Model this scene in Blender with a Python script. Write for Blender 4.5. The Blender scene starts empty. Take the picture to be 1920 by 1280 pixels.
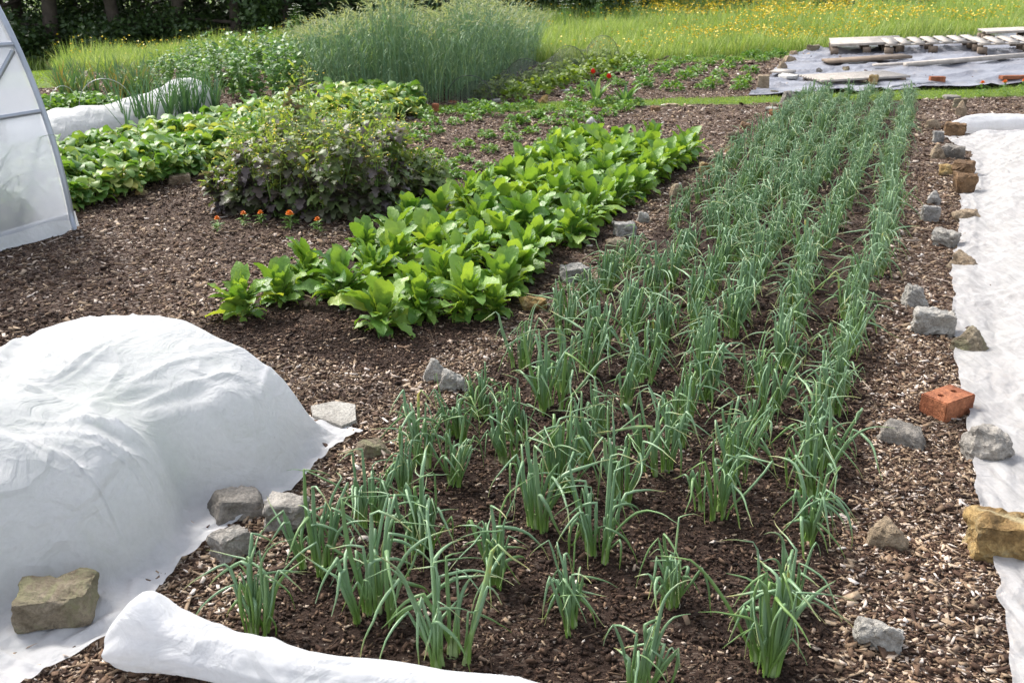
import bpy, bmesh, math, random
import numpy as np
from mathutils import Vector
PI = math.pi
sc = bpy.context.scene
COL = sc.collection
rng = np.random.default_rng(7)
random.seed(7)

# ------------------------------------------------------------------ camera geometry (used to read ground positions)
CAMH, FPX = 1.6, 1800.0
PITCH = math.atan(700 / FPX)
CP, SP = math.cos(PITCH), math.sin(PITCH)
_vx = (1765 - 960) / FPX
_vy = CP + SP * 700 / FPX
TH = math.atan2(_vx, _vy)                    # heading of the crop rows
R = np.array([math.sin(TH), math.cos(TH)])   # along the rows
N = np.array([math.cos(TH), -math.sin(TH)])  # across the rows

def sstep(t):
    t = np.clip(t, 0, 1)
    return t * t * (3 - 2 * t)

def _hash(ix, iy, iz, seed):
    h = (ix * 374761393 + iy * 668265263 + iz * 2147483647 + seed * 1274126177) & 0xffffffff
    h = ((h ^ (h >> 13)) * 1274126177) & 0xffffffff
    h = (h ^ (h >> 16)) & 0xffffffff
    return h / 4294967295.0

def vnoise(x, y, z=0.0, seed=0):
    x, y, z = np.broadcast_arrays(np.asarray(x, float), np.asarray(y, float), np.asarray(z, float))
    ix, iy, iz = np.floor(x).astype(np.int64), np.floor(y).astype(np.int64), np.floor(z).astype(np.int64)
    fx, fy, fz = x - ix, y - iy, z - iz
    fx, fy, fz = fx * fx * (3 - 2 * fx), fy * fy * (3 - 2 * fy), fz * fz * (3 - 2 * fz)
    def c(a, b, d): return _hash(ix + a, iy + b, iz + d, seed)
    x00 = c(0, 0, 0) * (1 - fx) + c(1, 0, 0) * fx
    x10 = c(0, 1, 0) * (1 - fx) + c(1, 1, 0) * fx
    x01 = c(0, 0, 1) * (1 - fx) + c(1, 0, 1) * fx
    x11 = c(0, 1, 1) * (1 - fx) + c(1, 1, 1) * fx
    return ((x00 * (1 - fy) + x10 * fy) * (1 - fz) + (x01 * (1 - fy) + x11 * fy) * fz) * 2 - 1

def fbm(x, y, z=0.0, oct=4, seed=0):
    r = 0; a = .5; f = 1
    for k in range(oct):
        r = r + a * vnoise(np.asarray(x) * f, np.asarray(y) * f, np.asarray(z) * f, seed + k)
        a *= .5; f *= 2.03
    return r

def project(x, y, z):
    zc = y * CP + (CAMH - z) * SP
    zc = np.where(zc < .05, .05, zc)
    up = y * SP + (z - CAMH) * CP
    return 960 + FPX * x / zc, 640 - FPX * up / zc

def big(x, y):       # the land falls away gently beyond the beds to the north west
    x = np.asarray(x, float); y = np.asarray(y, float)
    return -1.3 * sstep((-x - 1.5) / 12) * sstep((y - 12.5) / 18) + .06 * np.clip(x - 3.6, 0, 6) * sstep((y - 12.0) / 4)

def in_poly(px, py, poly):
    px = np.asarray(px); py = np.asarray(py)
    r = np.zeros(px.shape, bool)
    n = len(poly); j = n - 1
    for i in range(n):
        xi, yi = poly[i]; xj, yj = poly[j]
        if yi != yj:
            m = ((yi > py) != (yj > py)) & (px < (xj - xi) * (py - yi) / (yj - yi) + xi)
            r ^= m
        j = i
    return r

STRIP = [(760, 201), (1000, 193), (1200, 187), (1430, 181), (1730, 167), (2300, 144), (2300, 163), (1920, 181), (1740, 187), (1440, 194), (1200, 198), (1050, 207), (760, 212)]
STRIP2 = [(990, 121), (1200, 116), (1400, 105), (1560, 96), (2300, 48), (2300, 52), (1920, 70), (1490, 108), (1400, 112), (1200, 123), (1100, 128)]
LAWNL = [(-200, 138), (140, 134), (175, 150), (150, 165), (-200, 172)]
MEADOW = [(-900, 160), (60, 138), (140, 134), (230, 140), (300, 130), (580, 118), (980, 124), (1200, 115), (1400, 104), (1560, 95), (1920, 66), (2800, 10), (2800, -59), (-2500, -59), (-2500, 160)]

def grassmask(x, y):
    """1 where the ground carries turf or meadow, 0 where it is bare soil and wood chips"""
    px, py = project(np.asarray(x, float), np.asarray(y, float), big(x, y))
    wob = 2.0 * vnoise(np.asarray(x) * 3, np.asarray(y) * 3, 0, 5)
    m = in_poly(px, py + wob, STRIP) | in_poly(px, py + wob, STRIP2) | in_poly(px, py, LAWNL) | in_poly(px, py, MEADOW) | (np.asarray(y) > 24)
    m &= np.asarray(y) > 9
    return m

def H(x, y):
    x = np.asarray(x, float); y = np.asarray(y, float)
    near = 1 - sstep((y - 13) / 5)
    h = big(x, y) + near * (.012 * fbm(x * 1.3, y * 1.3, 0, 3, 3) + .010 * fbm(x * 9, y * 9, 0, 2, 9))
    return h

def G(px, py, z=None):
    dx = (px - 960) / FPX; dy = (640 - py) / FPX
    d = (dx, CP + SP * dy, -SP + CP * dy)
    if z is not None:
        t = (z - CAMH) / d[2]; return np.array([d[0] * t, d[1] * t])
    ts = np.linspace(.8, 90, 1500)
    g = CAMH + d[2] * ts - big(d[0] * ts, d[1] * ts)
    k = np.argmax(g < 0) if (g < 0).any() else len(ts) - 1
    lo, hi = ts[max(k - 1, 0)], ts[k]
    for _ in range(30):
        t = (lo + hi) / 2
        if CAMH + d[2] * t - float(big(d[0] * t, d[1] * t)) < 0: hi = t
        else: lo = t
    x, y = d[0] * t, d[1] * t
    return np.array([x, y])

def mpp(px, py):
    x, y = G(px, py)
    return (y * CP + (CAMH - float(big(x, y))) * SP) / FPX

def uv(p): return float(p @ N), float(p @ R)
def xy(u, v): return N * u + R * v
def gz(p): return float(H(p[0], p[1]))

# ------------------------------------------------------------------ materials
def mat(name):
    m = bpy.data.materials.new(name); m.use_nodes = True
    nt = m.node_tree
    for n in list(nt.nodes): nt.nodes.remove(n)
    out = nt.nodes.new('ShaderNodeOutputMaterial')
    return m, nt, out

class NB:
    def __init__(s, nt): s.nt = nt
    def n(s, t, **kw):
        nd = s.nt.nodes.new(t)
        for k, v in kw.items():
            if k.startswith('_'): setattr(nd, k[1:], v)
            else: nd.inputs[k.replace('__', ' ')].default_value = v
        return nd
    def l(s, a, b): s.nt.links.new(a, b)
    def ramp(s, fac, stops, interp='LINEAR'):
        r = s.nt.nodes.new('ShaderNodeValToRGB'); r.color_ramp.interpolation = interp
        e = r.color_ramp.elements
        while len(e) < len(stops): e.new(.5)
        for i, (p, c) in enumerate(stops):
            e[i].position = p; e[i].color = (*c, 1)
        s.l(fac, r.inputs[0]); return r.outputs[0]
    def noise(s, scale, detail=4, rough=.55, vec=None, dim='3D', dist=0):
        n = s.nt.nodes.new('ShaderNodeTexNoise'); n.noise_dimensions = dim
        n.inputs['Scale'].default_value = scale; n.inputs['Detail'].default_value = detail
        n.inputs['Roughness'].default_value = rough; n.inputs['Distortion'].default_value = dist
        if vec is not None: s.l(vec, n.inputs['Vector'])
        return n.outputs[0]
    def mix(s, fac, a, b, mode='MIX'):
        m = s.nt.nodes.new('ShaderNodeMix'); m.data_type = 'RGBA'; m.blend_type = mode
        for v, i in ((fac, 0), (a, 6), (b, 7)):
            if isinstance(v, (int, float)): m.inputs[i].default_value = v
            elif isinstance(v, tuple): m.inputs[i].default_value = (*v, 1)
            else: s.l(v, m.inputs[i])
        return m.outputs[2]
    def math(s, op, a, b=0.0):
        m = s.nt.nodes.new('ShaderNodeMath'); m.operation = op
        for v, i in ((a, 0), (b, 1)):
            if isinstance(v, (int, float)): m.inputs[i].default_value = v
            else: s.l(v, m.inputs[i])
        return m.outputs[0]
    def bump(s, h, strength=.5, dist=.01):
        b = s.nt.nodes.new('ShaderNodeBump'); b.inputs['Strength'].default_value = strength
        b.inputs['Distance'].default_value = dist; s.l(h, b.inputs['Height']); return b.outputs[0]

def leaf_mat(name, stops, rough=.45, trans=.35, tcol=None, zr=None, spec=.5, nscale=25, bumps=.25, objvar=.25):
    """stops: colour ramp over a per-leaf random value; zr: (z0, z1, colour) colour low on the plant"""
    m, nt, out = mat(name); b = NB(nt)
    geo = b.n('ShaderNodeNewGeometry'); tc = b.n('ShaderNodeTexCoord'); oi = b.n('ShaderNodeObjectInfo')
    nz = b.noise(nscale, 3, .6, tc.outputs['Object'])
    v = b.math('ADD', b.math('MULTIPLY', geo.outputs['Random Per Island'], .75), b.math('MULTIPLY', nz, .25))
    v = b.math('ADD', v, b.math('MULTIPLY', b.math('SUBTRACT', oi.outputs['Random'], .5), objvar))
    col = b.ramp(v, stops)
    if zr:
        sep = b.n('ShaderNodeSeparateXYZ'); b.l(tc.outputs['Object'], sep.inputs[0])
        mr = b.n('ShaderNodeMapRange'); b.l(sep.outputs[2], mr.inputs[0])
        mr.inputs[1].default_value = zr[0]; mr.inputs[2].default_value = zr[1]; mr.inputs[3].default_value = 1; mr.inputs[4].default_value = 0
        col = b.mix(mr.outputs[0], col, zr[2])
    if name == 'onion_leaf_mat':
        ta = b.n('ShaderNodeAttribute', _attribute_name='tip')
        f_ = b.math('MULTIPLY', b.ramp(ta.outputs['Fac'], [(.78, (0, 0, 0)), (.97, (1, 1, 1))]), b.ramp(geo.outputs['Random Per Island'], [(.35, (0, 0, 0)), (.8, (.9, .9, .9))]))
        col = b.mix(f_, col, (.46, .42, .16))
    p = b.n('ShaderNodeBsdfPrincipled', Roughness=rough); p.inputs['Specular IOR Level'].default_value = spec
    b.l(col, p.inputs['Base Color'])
    if bumps: b.l(b.bump(b.noise(nscale * 2.2, 2, .5, tc.outputs['Object']), bumps, .004), p.inputs['Normal'])
    if trans > 0:
        t = b.n('ShaderNodeBsdfTranslucent')
        tc2 = b.mix(1.0, col, tcol or (1.6, 1.5, .6), 'MULTIPLY')
        b.l(tc2, t.inputs[0])
        mx = b.n('ShaderNodeMixShader', Fac=trans); b.l(p.outputs[0], mx.inputs[1]); b.l(t.outputs[0], mx.inputs[2])
        b.l(mx.outputs[0], out.inputs[0])
    else: b.l(p.outputs[0], out.inputs[0])
    return m

def simple(name, col, rough=.6, var=.25, scale=12, bump=.3, metallic=0, bd=.004, col2=None, detail=5):
    m, nt, out = mat(name); b = NB(nt)
    tc = b.n('ShaderNodeTexCoord')
    nz = b.noise(scale, detail, .6, tc.outputs['Object'])
    c2 = col2 or tuple(c * (1 - var) for c in col); c1 = tuple(min(1, c * (1 + var)) for c in col)
    c = b.ramp(nz, [(.3, c2), (.7, c1)])
    p = b.n('ShaderNodeBsdfPrincipled', Roughness=rough, Metallic=metallic); b.l(c, p.inputs['Base Color'])
    b.l(b.bump(b.noise(scale * 4, 4, .6, tc.outputs['Object']), bump, bd), p.inputs['Normal'])
    b.l(p.outputs[0], out.inputs[0])
    return m

def ground_mat():
    m, nt, out = mat('ground_mat'); b = NB(nt)
    tc = b.n('ShaderNodeTexCoord'); P = tc.outputs['Object']
    at = b.n('ShaderNodeAttribute', _attribute_name='turf'); ab = b.n('ShaderNodeAttribute', _attribute_name='bed')
    vor = b.n('ShaderNodeTexVoronoi', Scale=70.0); 
    mp = b.n('ShaderNodeMapping'); mp.inputs['Scale'].default_value = (1, 2.1, 1); mp.inputs['Rotation'].default_value = (0, 0, .5)
    nz2 = b.noise(8, 2, .5, P)
    vv = b.n('ShaderNodeVectorMath', _operation='ADD'); b.l(P, vv.inputs[0]); 
    sc2 = b.n('ShaderNodeVectorMath', _operation='SCALE'); b.l(b.n('ShaderNodeTexNoise', Scale=9.0).outputs[1], sc2.inputs[0]); sc2.inputs['Scale'].default_value = .12
    b.l(sc2.outputs[0], vv.inputs[1]); b.l(vv.outputs[0], mp.inputs[0]); b.l(mp.outputs[0], vor.inputs['Vector'])
    sepc = b.n('ShaderNodeSeparateColor'); b.l(vor.outputs['Color'], sepc.inputs[0])
    chip = b.ramp(sepc.outputs[0], [(0, (.030, .018, .013)), (.45, (.075, .046, .033)), (.72, (.17, .115, .085)), (.9, (.30, .23, .18)), (1, (.5, .43, .36))])
    soil = b.ramp(b.noise(60, 6, .75, P), [(.3, (.016, .010, .008)), (.6, (.048, .029, .021)), (.8, (.10, .065, .048))])
    c = b.mix(ab.outputs['Fac'], chip, soil)
    big_ = b.ramp(b.noise(1.1, 3, .5, P), [(.3, (.75, .72, .72)), (.7, (1.15, 1.12, 1.1))])
    c = b.mix(1.0, c, big_, 'MULTIPLY')
    gr = b.ramp(b.noise(14, 4, .6, P), [(.3, (.08, .13, .025)), (.7, (.17, .24, .05))])
    c = b.mix(at.outputs['Fac'], c, gr)
    p = b.n('ShaderNodeBsdfPrincipled', Roughness=.9); p.inputs['Specular IOR Level'].default_value = .2
    b.l(c, p.inputs['Base Color'])
    h = b.math('ADD', b.math('MULTIPLY', sepc.outputs[1], .6), b.noise(120, 4, .7, P))
    b.l(b.bump(h, .9, .012), p.inputs['Normal'])
    b.l(p.outputs[0], out.inputs[0]); return m

def chip_mat(name, stops, rough=.85):
    m, nt, out = mat(name); b = NB(nt)
    geo = b.n('ShaderNodeNewGeometry'); tc = b.n('ShaderNodeTexCoord')
    col = b.ramp(geo.outputs['Random Per Island'], stops)
    col = b.mix(.6, col, b.ramp(b.noise(160, 3, .6, tc.outputs['Object']), [(.3, (.55, .5, .5)), (.7, (1.25, 1.2, 1.2))]), 'MULTIPLY')
    col = b.mix(1.0, col, b.ramp(b.noise(1.3, 4, .6, tc.outputs['Object']), [(.32, (.62, .60, .60)), (.5, (.95, .95, .95)), (.68, (1.3, 1.28, 1.26))]), 'MULTIPLY')
    p = b.n('ShaderNodeBsdfPrincipled', Roughness=rough); p.inputs['Specular IOR Level'].default_value = .3
    b.l(col, p.inputs['Base Color']); b.l(p.outputs[0], out.inputs[0]); return m

def fleece_mat(name, col=(.86, .865, .885), trans=.3, transp=.06, tn=.1, grime=.12, wr=60, crease=0):
    m, nt, out = mat(name); b = NB(nt); tc = b.n('ShaderNodeTexCoord'); P = tc.outputs['Object']
    fib = b.n('ShaderNodeMapping'); fib.inputs['Scale'].default_value = (1, .25, 1); b.l(P, fib.inputs[0])
    nz = b.noise(wr, 6, .7, P)
    spots = b.ramp(b.noise(26, 6, .75, P), [(.0, (1, 1, 1)), (.68, (1, 1, 1)), (.75, (.45, .40, .33))])
    c = b.mix(grime * 2.0, col, spots, 'MULTIPLY')
    soil_plant_tint = b.ramp(b.noise(3.2, 6, .7, P, dist=.8), [(.42, (1, 1, 1)), (.6, (.96, .965, .955)), (.8, (.86, .885, .84))])  # soil mottling plus painted grey-green dimness of plants pressing beneath
    c = b.mix(1.0, c, soil_plant_tint, 'MULTIPLY')
    fib.inputs['Rotation'].default_value = (0, 0, .75)
    fib.inputs['Scale'].default_value = (1, .16, 1)
    cr = b.noise(26, 5, .6, fib.outputs[0], dist=.8)
    p = b.n('ShaderNodeBsdfPrincipled', Roughness=.85); p.inputs['Specular IOR Level'].default_value = .2
    b.l(c, p.inputs['Base Color'])
    nz = b.math('ADD', nz, b.math('MULTIPLY', cr, crease))
    hn = b.math('ADD', b.math('MULTIPLY', b.noise(7, 4, .6, P, dist=1.2), 1.0), b.math('MULTIPLY', nz, .08))
    def crz(sc_, seed):
        mp_ = b.n('ShaderNodeMapping'); mp_.inputs['Location'].default_value = (seed, 0, 0); b.l(P, mp_.inputs[0])
        n_ = b.noise(sc_, 3, .5, mp_.outputs[0], dist=.9)
        a_ = b.math('ABSOLUTE', b.math('SUBTRACT', n_, .5))
        return b.math('MINIMUM', b.math('MULTIPLY', a_, 7.0), .6)
    hn = b.math('SUBTRACT', hn, b.math('ADD', b.math('MULTIPLY', crz(2.4, 3.0), .55), b.math('MULTIPLY', crz(5.5, 11.0), .12)))
    b.l(b.bump(hn, .75, .022), p.inputs['Normal'])
    t = b.n('ShaderNodeBsdfTranslucent'); b.l(c, t.inputs[0])
    mx = b.n('ShaderNodeMixShader', Fac=trans); b.l(p.outputs[0], mx.inputs[1]); b.l(t.outputs[0], mx.inputs[2])
    tr = b.n('ShaderNodeBsdfTransparent')
    f = b.math('ADD', b.math('MULTIPLY', b.math('SUBTRACT', nz, .5 + crease * .5), tn * 2 / (1 + crease)), transp)
    f2 = b.n('ShaderNodeClamp'); b.l(f, f2.inputs[0])
    m2 = b.n('ShaderNodeMixShader'); b.l(f2.outputs[0], m2.inputs[0]); b.l(mx.outputs[0], m2.inputs[1]); b.l(tr.outputs[0], m2.inputs[2])
    b.l(m2.outputs[0], out.inputs[0]); return m

def stone_mat(name, c1, c2, lichen=None, scale=9):
    m, nt, out = mat(name); b = NB(nt); tc = b.n('ShaderNodeTexCoord'); P = tc.outputs['Object']
    oi = b.n('ShaderNodeObjectInfo')
    vm = b.n('ShaderNodeVectorMath', _operation='ADD'); b.l(P, vm.inputs[0])
    cx = b.n('ShaderNodeCombineXYZ'); b.l(b.math('MULTIPLY', oi.outputs['Random'], 37.0), cx.inputs[0]); b.l(cx.outputs[0], vm.inputs[1])
    P = vm.outputs[0]
    a = b.noise(scale, 7, .68, P, dist=.6)
    c = b.ramp(a, [(.25, tuple(x * .55 for x in c2)), (.42, c2), (.6, c1), (.8, tuple(min(.8, x * 1.35) for x in c1))])
    c = b.mix(.55, c, b.ramp(b.noise(scale * 11, 4, .7, P), [(.35, (.45, .45, .45)), (.65, (1.4, 1.4, 1.4))]), 'MULTIPLY')
    if lichen:
        c = b.mix(b.ramp(b.noise(scale * .8, 5, .7, P, dist=1), [(.5, (0, 0, 0)), (.62, (1, 1, 1))]), c, lichen)
    p = b.n('ShaderNodeBsdfPrincipled', Roughness=.85); p.inputs['Specular IOR Level'].default_value = .3
    b.l(c, p.inputs['Base Color'])
    h = b.math('ADD', a, b.math('MULTIPLY', b.noise(scale * 9, 5, .7, P), .35))
    b.l(b.bump(h, 1.0, .022), p.inputs['Normal'])
    b.l(p.outputs[0], out.inputs[0]); return m

M = {}
M['ground'] = ground_mat()
M['chips'] = chip_mat('chips_mat', [(0, (.035, .019, .012)), (.22, (.085, .050, .034)), (.42, (.155, .10, .064)), (.62, (.27, .195, .125)), (.80, (.42, .33, .23)), (.95, (.56, .48, .41)), (1, (.75, .70, .63))])
M['compost'] = chip_mat('compost_mat', [(0, (.018, .010, .007)), (.5, (.050, .028, .018)), (.8, (.10, .06, .038)), (.95, (.22, .15, .1)), (1, (.42, .34, .26))])
M['fleece'] = fleece_mat('fleece_mat', trans=.5, transp=.02, tn=.12, grime=.25)
M['mesh'] = fleece_mat('mesh_cover_mat', col=(.66, .65, .65), trans=.25, transp=.33, tn=.45, grime=.2, wr=90, crease=3.0)
M['fleece_far'] = fleece_mat('tunnel_net_mat', col=(.74, .75, .75), trans=.3, transp=.05, tn=.1, grime=.02)
M['onion'] = leaf_mat('onion_leaf_mat', [(.05, (.18, .30, .08)), (.35, (.165, .28, .125)), (.65, (.20, .33, .18)), (.9, (.27, .41, .23)), (.985, (.30, .42, .14)), (1, (.55, .48, .12))], rough=.38, trans=.12, spec=.55, zr=(.015, .11, (.20, .34, .06)), bumps=.15)
M['onion_base'] = leaf_mat('onion_shank_mat', [(0, (.26, .40, .13)), (1, (.42, .5, .25))], rough=.4, trans=0, bumps=0)
M['spinach'] = leaf_mat('spinach_leaf_mat', [(.05, (.075, .19, .03)), (.5, (.17, .32, .065)), (.9, (.28, .43, .085)), (1, (.42, .50, .11))], rough=.40, trans=.33, tcol=(1.75, 1.5, .5), spec=.45, nscale=34, bumps=.9)
M['spinach_stem'] = leaf_mat('spinach_stalk_mat', [(0, (.24, .38, .09)), (1, (.36, .5, .16))], rough=.4, trans=.1)
M['potato'] = leaf_mat('potato_leaf_mat', [(.05, (.07, .17, .03)), (.5, (.14, .28, .05)), (.95, (.25, .40, .08))], rough=.45, trans=.3, bumps=.2)
M['strawb'] = leaf_mat('strawberry_leaf_mat', [(.05, (.08, .14, .02)), (.5, (.16, .25, .03)), (.95, (.26, .34, .05))], rough=.5, trans=.35, bumps=.2)
M['greens'] = leaf_mat('greens_leaf_mat', [(.05, (.08, .19, .045)), (.4, (.15, .29, .06)), (.65, (.28, .40, .10)), (.88, (.47, .49, .17)), (1, (.62, .54, .10))], rough=.45, trans=.3, nscale=14, bumps=.5)
M['mustard'] = leaf_mat('purple_mustard_leaf_mat', [(.05, (.07, .055, .06)), (.3, (.125, .10, .095)), (.5, (.15, .15, .095)), (.65, (.12, .16, .07)), (.95, (.20, .28, .09))], rough=.45, trans=.25, tcol=(1.6, 1.5, .8), bumps=.3)
M['mustard_top'] = leaf_mat('mustard_top_leaf_mat', [(.05, (.12, .19, .05)), (.5, (.20, .29, .07)), (.95, (.33, .38, .10))], rough=.45, trans=.45, tcol=(1.5, 1.5, .6))
M['mustard_stem'] = leaf_mat('mustard_stem_mat', [(0, (.16, .28, .06)), (1, (.22, .34, .1))], rough=.45, trans=0)
M['bean'] = leaf_mat('bean_leaf_mat', [(.05, (.07, .17, .055)), (.5, (.13, .26, .09)), (.95, (.25, .38, .16))], rough=.45, trans=.3)
M['rye'] = leaf_mat('rye_mat', [(.05, (.14, .26, .15)), (.5, (.22, .36, .22)), (.85, (.34, .46, .24)), (1, (.5, .5, .26))], rough=.5, trans=.25)
M['rye_head'] = leaf_mat('rye_head_mat', [(0, (.28, .35, .22)), (1, (.46, .48, .34))], rough=.6, trans=.3)
M['garlic'] = leaf_mat('garlic_leaf_mat', [(.0, (.06, .15, .07)), (.65, (.13, .23, .1)), (.85, (.26, .23, .08)), (1, (.36, .25, .10))], rough=.45, trans=.2)
M['leek'] = leaf_mat('leek_leaf_mat', [(0, (.05, .13, .06)), (1, (.11, .22, .11))], rough=.4, trans=.2)
M['grass'] = leaf_mat('lawn_grass_mat', [(0, (.14, .25, .035)), (1, (.27, .38, .07))], rough=.6, trans=.35, bumps=0)
M['meadow'] = leaf_mat('meadow_grass_mat', [(0, (.16, .26, .055)), (.5, (.28, .39, .10)), (.8, (.43, .50, .19)), (1, (.62, .58, .34))], rough=.6, tcol=(1.35, 1.3, .7), trans=.35, bumps=0)
M['yellow'] = simple('buttercup_petal_mat', (.85, .62, .02), .4, .1)
M['umbel'] = simple('umbel_flower_mat', (.7, .72, .62), .6, .1)
M['orange'] = simple('marigold_petal_mat', (.85, .22, .01), .5, .3, scale=60)
M['red'] = simple('red_petal_mat', (.72, .02, .015), .4, .2, scale=30)
M['tree_leaf'] = leaf_mat('tree_leaf_mat', [(.05, (.026, .052, .018)), (.5, (.045, .085, .026)), (.95, (.085, .14, .035))], rough=.5, trans=.18, bumps=0)
M['bark'] = simple('bark_mat', (.09, .07, .055), .9, .4, scale=4, bump=.9, bd=.03)
M['wood'] = simple('grey_pallet_wood_mat', (.33, .29, .25), .8, .35, scale=8, bump=.6)
M['wood_dark'] = simple('brown_board_mat', (.20, .15, .11), .8, .35, scale=8, bump=.6)
M['wood_pale'] = simple('pale_board_mat', (.42, .38, .34), .8, .25, scale=8, bump=.6)
M['steel'] = simple('galvanised_steel_mat', (.42, .45, .5), .4, .12, scale=5, bump=.1, metallic=.6)
M['wire'] = simple('hoop_wire_mat', (.45, .47, .48), .4, .1, scale=5, bump=.1, metallic=.3)
M['darkpipe'] = simple('black_pipe_mat', (.05, .05, .055), .5, .1)

def tarp_mat():
    m, nt, out = mat('woven_tarp_mat'); b = NB(nt); tc = b.n('ShaderNodeTexCoord'); P = tc.outputs['Object']
    c = b.ramp(b.noise(1.6, 5, .6, P), [(.3, (.15, .155, .185)), (.7, (.27, .275, .31))])
    dust = b.ramp(b.noise(5, 5, .7, P), [(.5, (0, 0, 0)), (.75, (.6, .6, .6))])
    c = b.mix(dust, c, (.34, .31, .29))
    p = b.n('ShaderNodeBsdfPrincipled', Roughness=.34); p.inputs['Specular IOR Level'].default_value = .9
    b.l(c, p.inputs['Base Color'])
    b.l(b.bump(b.noise(6, 5, .6, P, dist=1.5), .7, .03), p.inputs['Normal'])
    b.l(p.outputs[0], out.inputs[0]); return m
M['tarp'] = tarp_mat()

def poly_mat():
    m, nt, out = mat('polythene_mat'); b = NB(nt); tc = b.n('ShaderNodeTexCoord'); P = tc.outputs['Object']
    haze = b.noise(3, 5, .6, P)
    c = b.ramp(haze, [(.3, (.78, .80, .86)), (.7, (.9, .91, .95))])
    p = b.n('ShaderNodeBsdfPrincipled', Roughness=.28); p.inputs['Specular IOR Level'].default_value = .6
    b.l(c, p.inputs['Base Color']); b.l(b.bump(b.noise(2.5, 3, .5, P, dist=1), .25, .02), p.inputs['Normal'])
    t = b.n('ShaderNodeBsdfTranslucent'); b.l(c, t.inputs[0])
    mx = b.n('ShaderNodeMixShader', Fac=.62); b.l(p.outputs[0], mx.inputs[1]); b.l(t.outputs[0], mx.inputs[2])
    tr = b.n('ShaderNodeBsdfTransparent'); tr.inputs[0].default_value = (.9, .92, .96, 1)
    m2 = b.n('ShaderNodeMixShader', Fac=.36); b.l(mx.outputs[0], m2.inputs[1]); b.l(tr.outputs[0], m2.inputs[2])
    b.l(m2.outputs[0], out.inputs[0]); return m
M['poly'] = poly_mat()

def net_mat():
    m, nt, out = mat('black_net_mat'); b = NB(nt)
    p = b.n('ShaderNodeBsdfPrincipled', Roughness=.6); p.inputs['Base Color'].default_value = (.035, .035, .042, 1)
    tr = b.n('ShaderNodeBsdfTransparent')
    m2 = b.n('ShaderNodeMixShader', Fac=.80); b.l(p.outputs[0], m2.inputs[1]); b.l(tr.outputs[0], m2.inputs[2])
    b.l(m2.outputs[0], out.inputs[0]); return m
M['net'] = net_mat()

STONE = {
 'grey': stone_mat('grey_stone_mat', (.40, .37, .33), (.25, .23, .205)),
 'pale': stone_mat('pale_stone_mat', (.46, .44, .40), (.31, .29, .26)),
 'tan': stone_mat('tan_stone_mat', (.38, .30, .21), (.24, .18, .12)),
 'ochre': stone_mat('ochre_stone_mat', (.42, .29, .12), (.24, .15, .06), (.40, .33, .19)),
 'brown': stone_mat('brown_stone_mat', (.26, .16, .085), (.13, .08, .045)),
 'dark': stone_mat('dark_stone_mat', (.31, .28, .245), (.17, .155, .135)),
 'moss': stone_mat('mossy_stone_mat', (.28, .235, .17), (.15, .12, .08), (.22, .21, .12)),
 'slate': stone_mat('blue_slate_mat', (.43, .41, .38), (.27, .26, .245)),
 'white': stone_mat('white_stone_mat', (.62, .61, .58), (.45, .43, .4)),
 'brick': stone_mat('brick_mat', (.40, .155, .075), (.25, .085, .04), None, 6),
}

# ------------------------------------------------------------------ mesh helpers
def mesh_from(name, V, F):
    """V (n,3) array, F list of (m,k) index arrays"""
    me = bpy.data.meshes.new(name)
    V = np.asarray(V, np.float32)
    me.vertices.add(len(V)); me.vertices.foreach_set('co', V.ravel())
    idx = []; st = []; tot = []; s = 0
    for f in F:
        f = np.asarray(f, np.int32)
        if len(f) == 0: continue
        k = f.shape[1]; idx.append(f.ravel())
        st.append(s + np.arange(len(f), dtype=np.int32) * k); tot.append(np.full(len(f), k, np.int32)); s += f.size
    idx = np.concatenate(idx); st = np.concatenate(st)
    me.loops.add(len(idx)); me.loops.foreach_set('vertex_index', idx)
    me.polygons.add(len(st)); me.polygons.foreach_set('loop_start', st)
    try: me.polygons.foreach_set('loop_total', np.concatenate(tot))
    except Exception: pass
    me.update(calc_edges=True); me.validate()
    return me

class MB:
    def __init__(s): s.V = []; s.F = {}; s.n = 0
    def add(s, V, F):
        V = np.asarray(V, float).reshape(-1, 3)
        for f in F:
            f = np.asarray(f, np.int64)
            if len(f): s.F.setdefault(f.shape[1], []).append(f + s.n)
        s.V.append(V); s.n += len(V)
    def mesh(s, name, smooth=True):
        me = mesh_from(name, np.concatenate(s.V), [np.concatenate(f) for f in s.F.values()])
        if smooth: me.polygons.foreach_set('use_smooth', np.ones(len(me.polygons), bool))
        return me
    def build(s, name, m, parent=None, smooth=True):
        me = s.mesh(name, smooth); me.materials.append(m)
        return link(name, me, parent)

def link(name, data, parent=None):
    o = bpy.data.objects.new(name, data); COL.objects.link(o)
    if parent: o.parent = parent
    return o

def tag(o, label=None, cat=None, group=None, kind=None):
    if label: o['label'] = label
    if cat: o['category'] = cat
    if group: o['group'] = group
    if kind: o['kind'] = kind
    return o

def empty(name, loc, rz=0):
    o = link(name, None); o.location = loc; o.rotation_euler = (0, 0, rz); o.empty_display_size = .1
    return o

def copy_tree(o, parent=None):
    c = o.copy(); COL.objects.link(c)
    if parent: c.parent = parent
    for ch in list(o.children): copy_tree(ch, c)
    return c

def grid_faces(nu, nv, off=0):
    i = np.arange(nu - 1)[:, None] * nv + np.arange(nv - 1)[None, :]
    i = i.ravel() + off
    return np.stack([i, i + nv, i + nv + 1, i + 1], 1)

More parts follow.
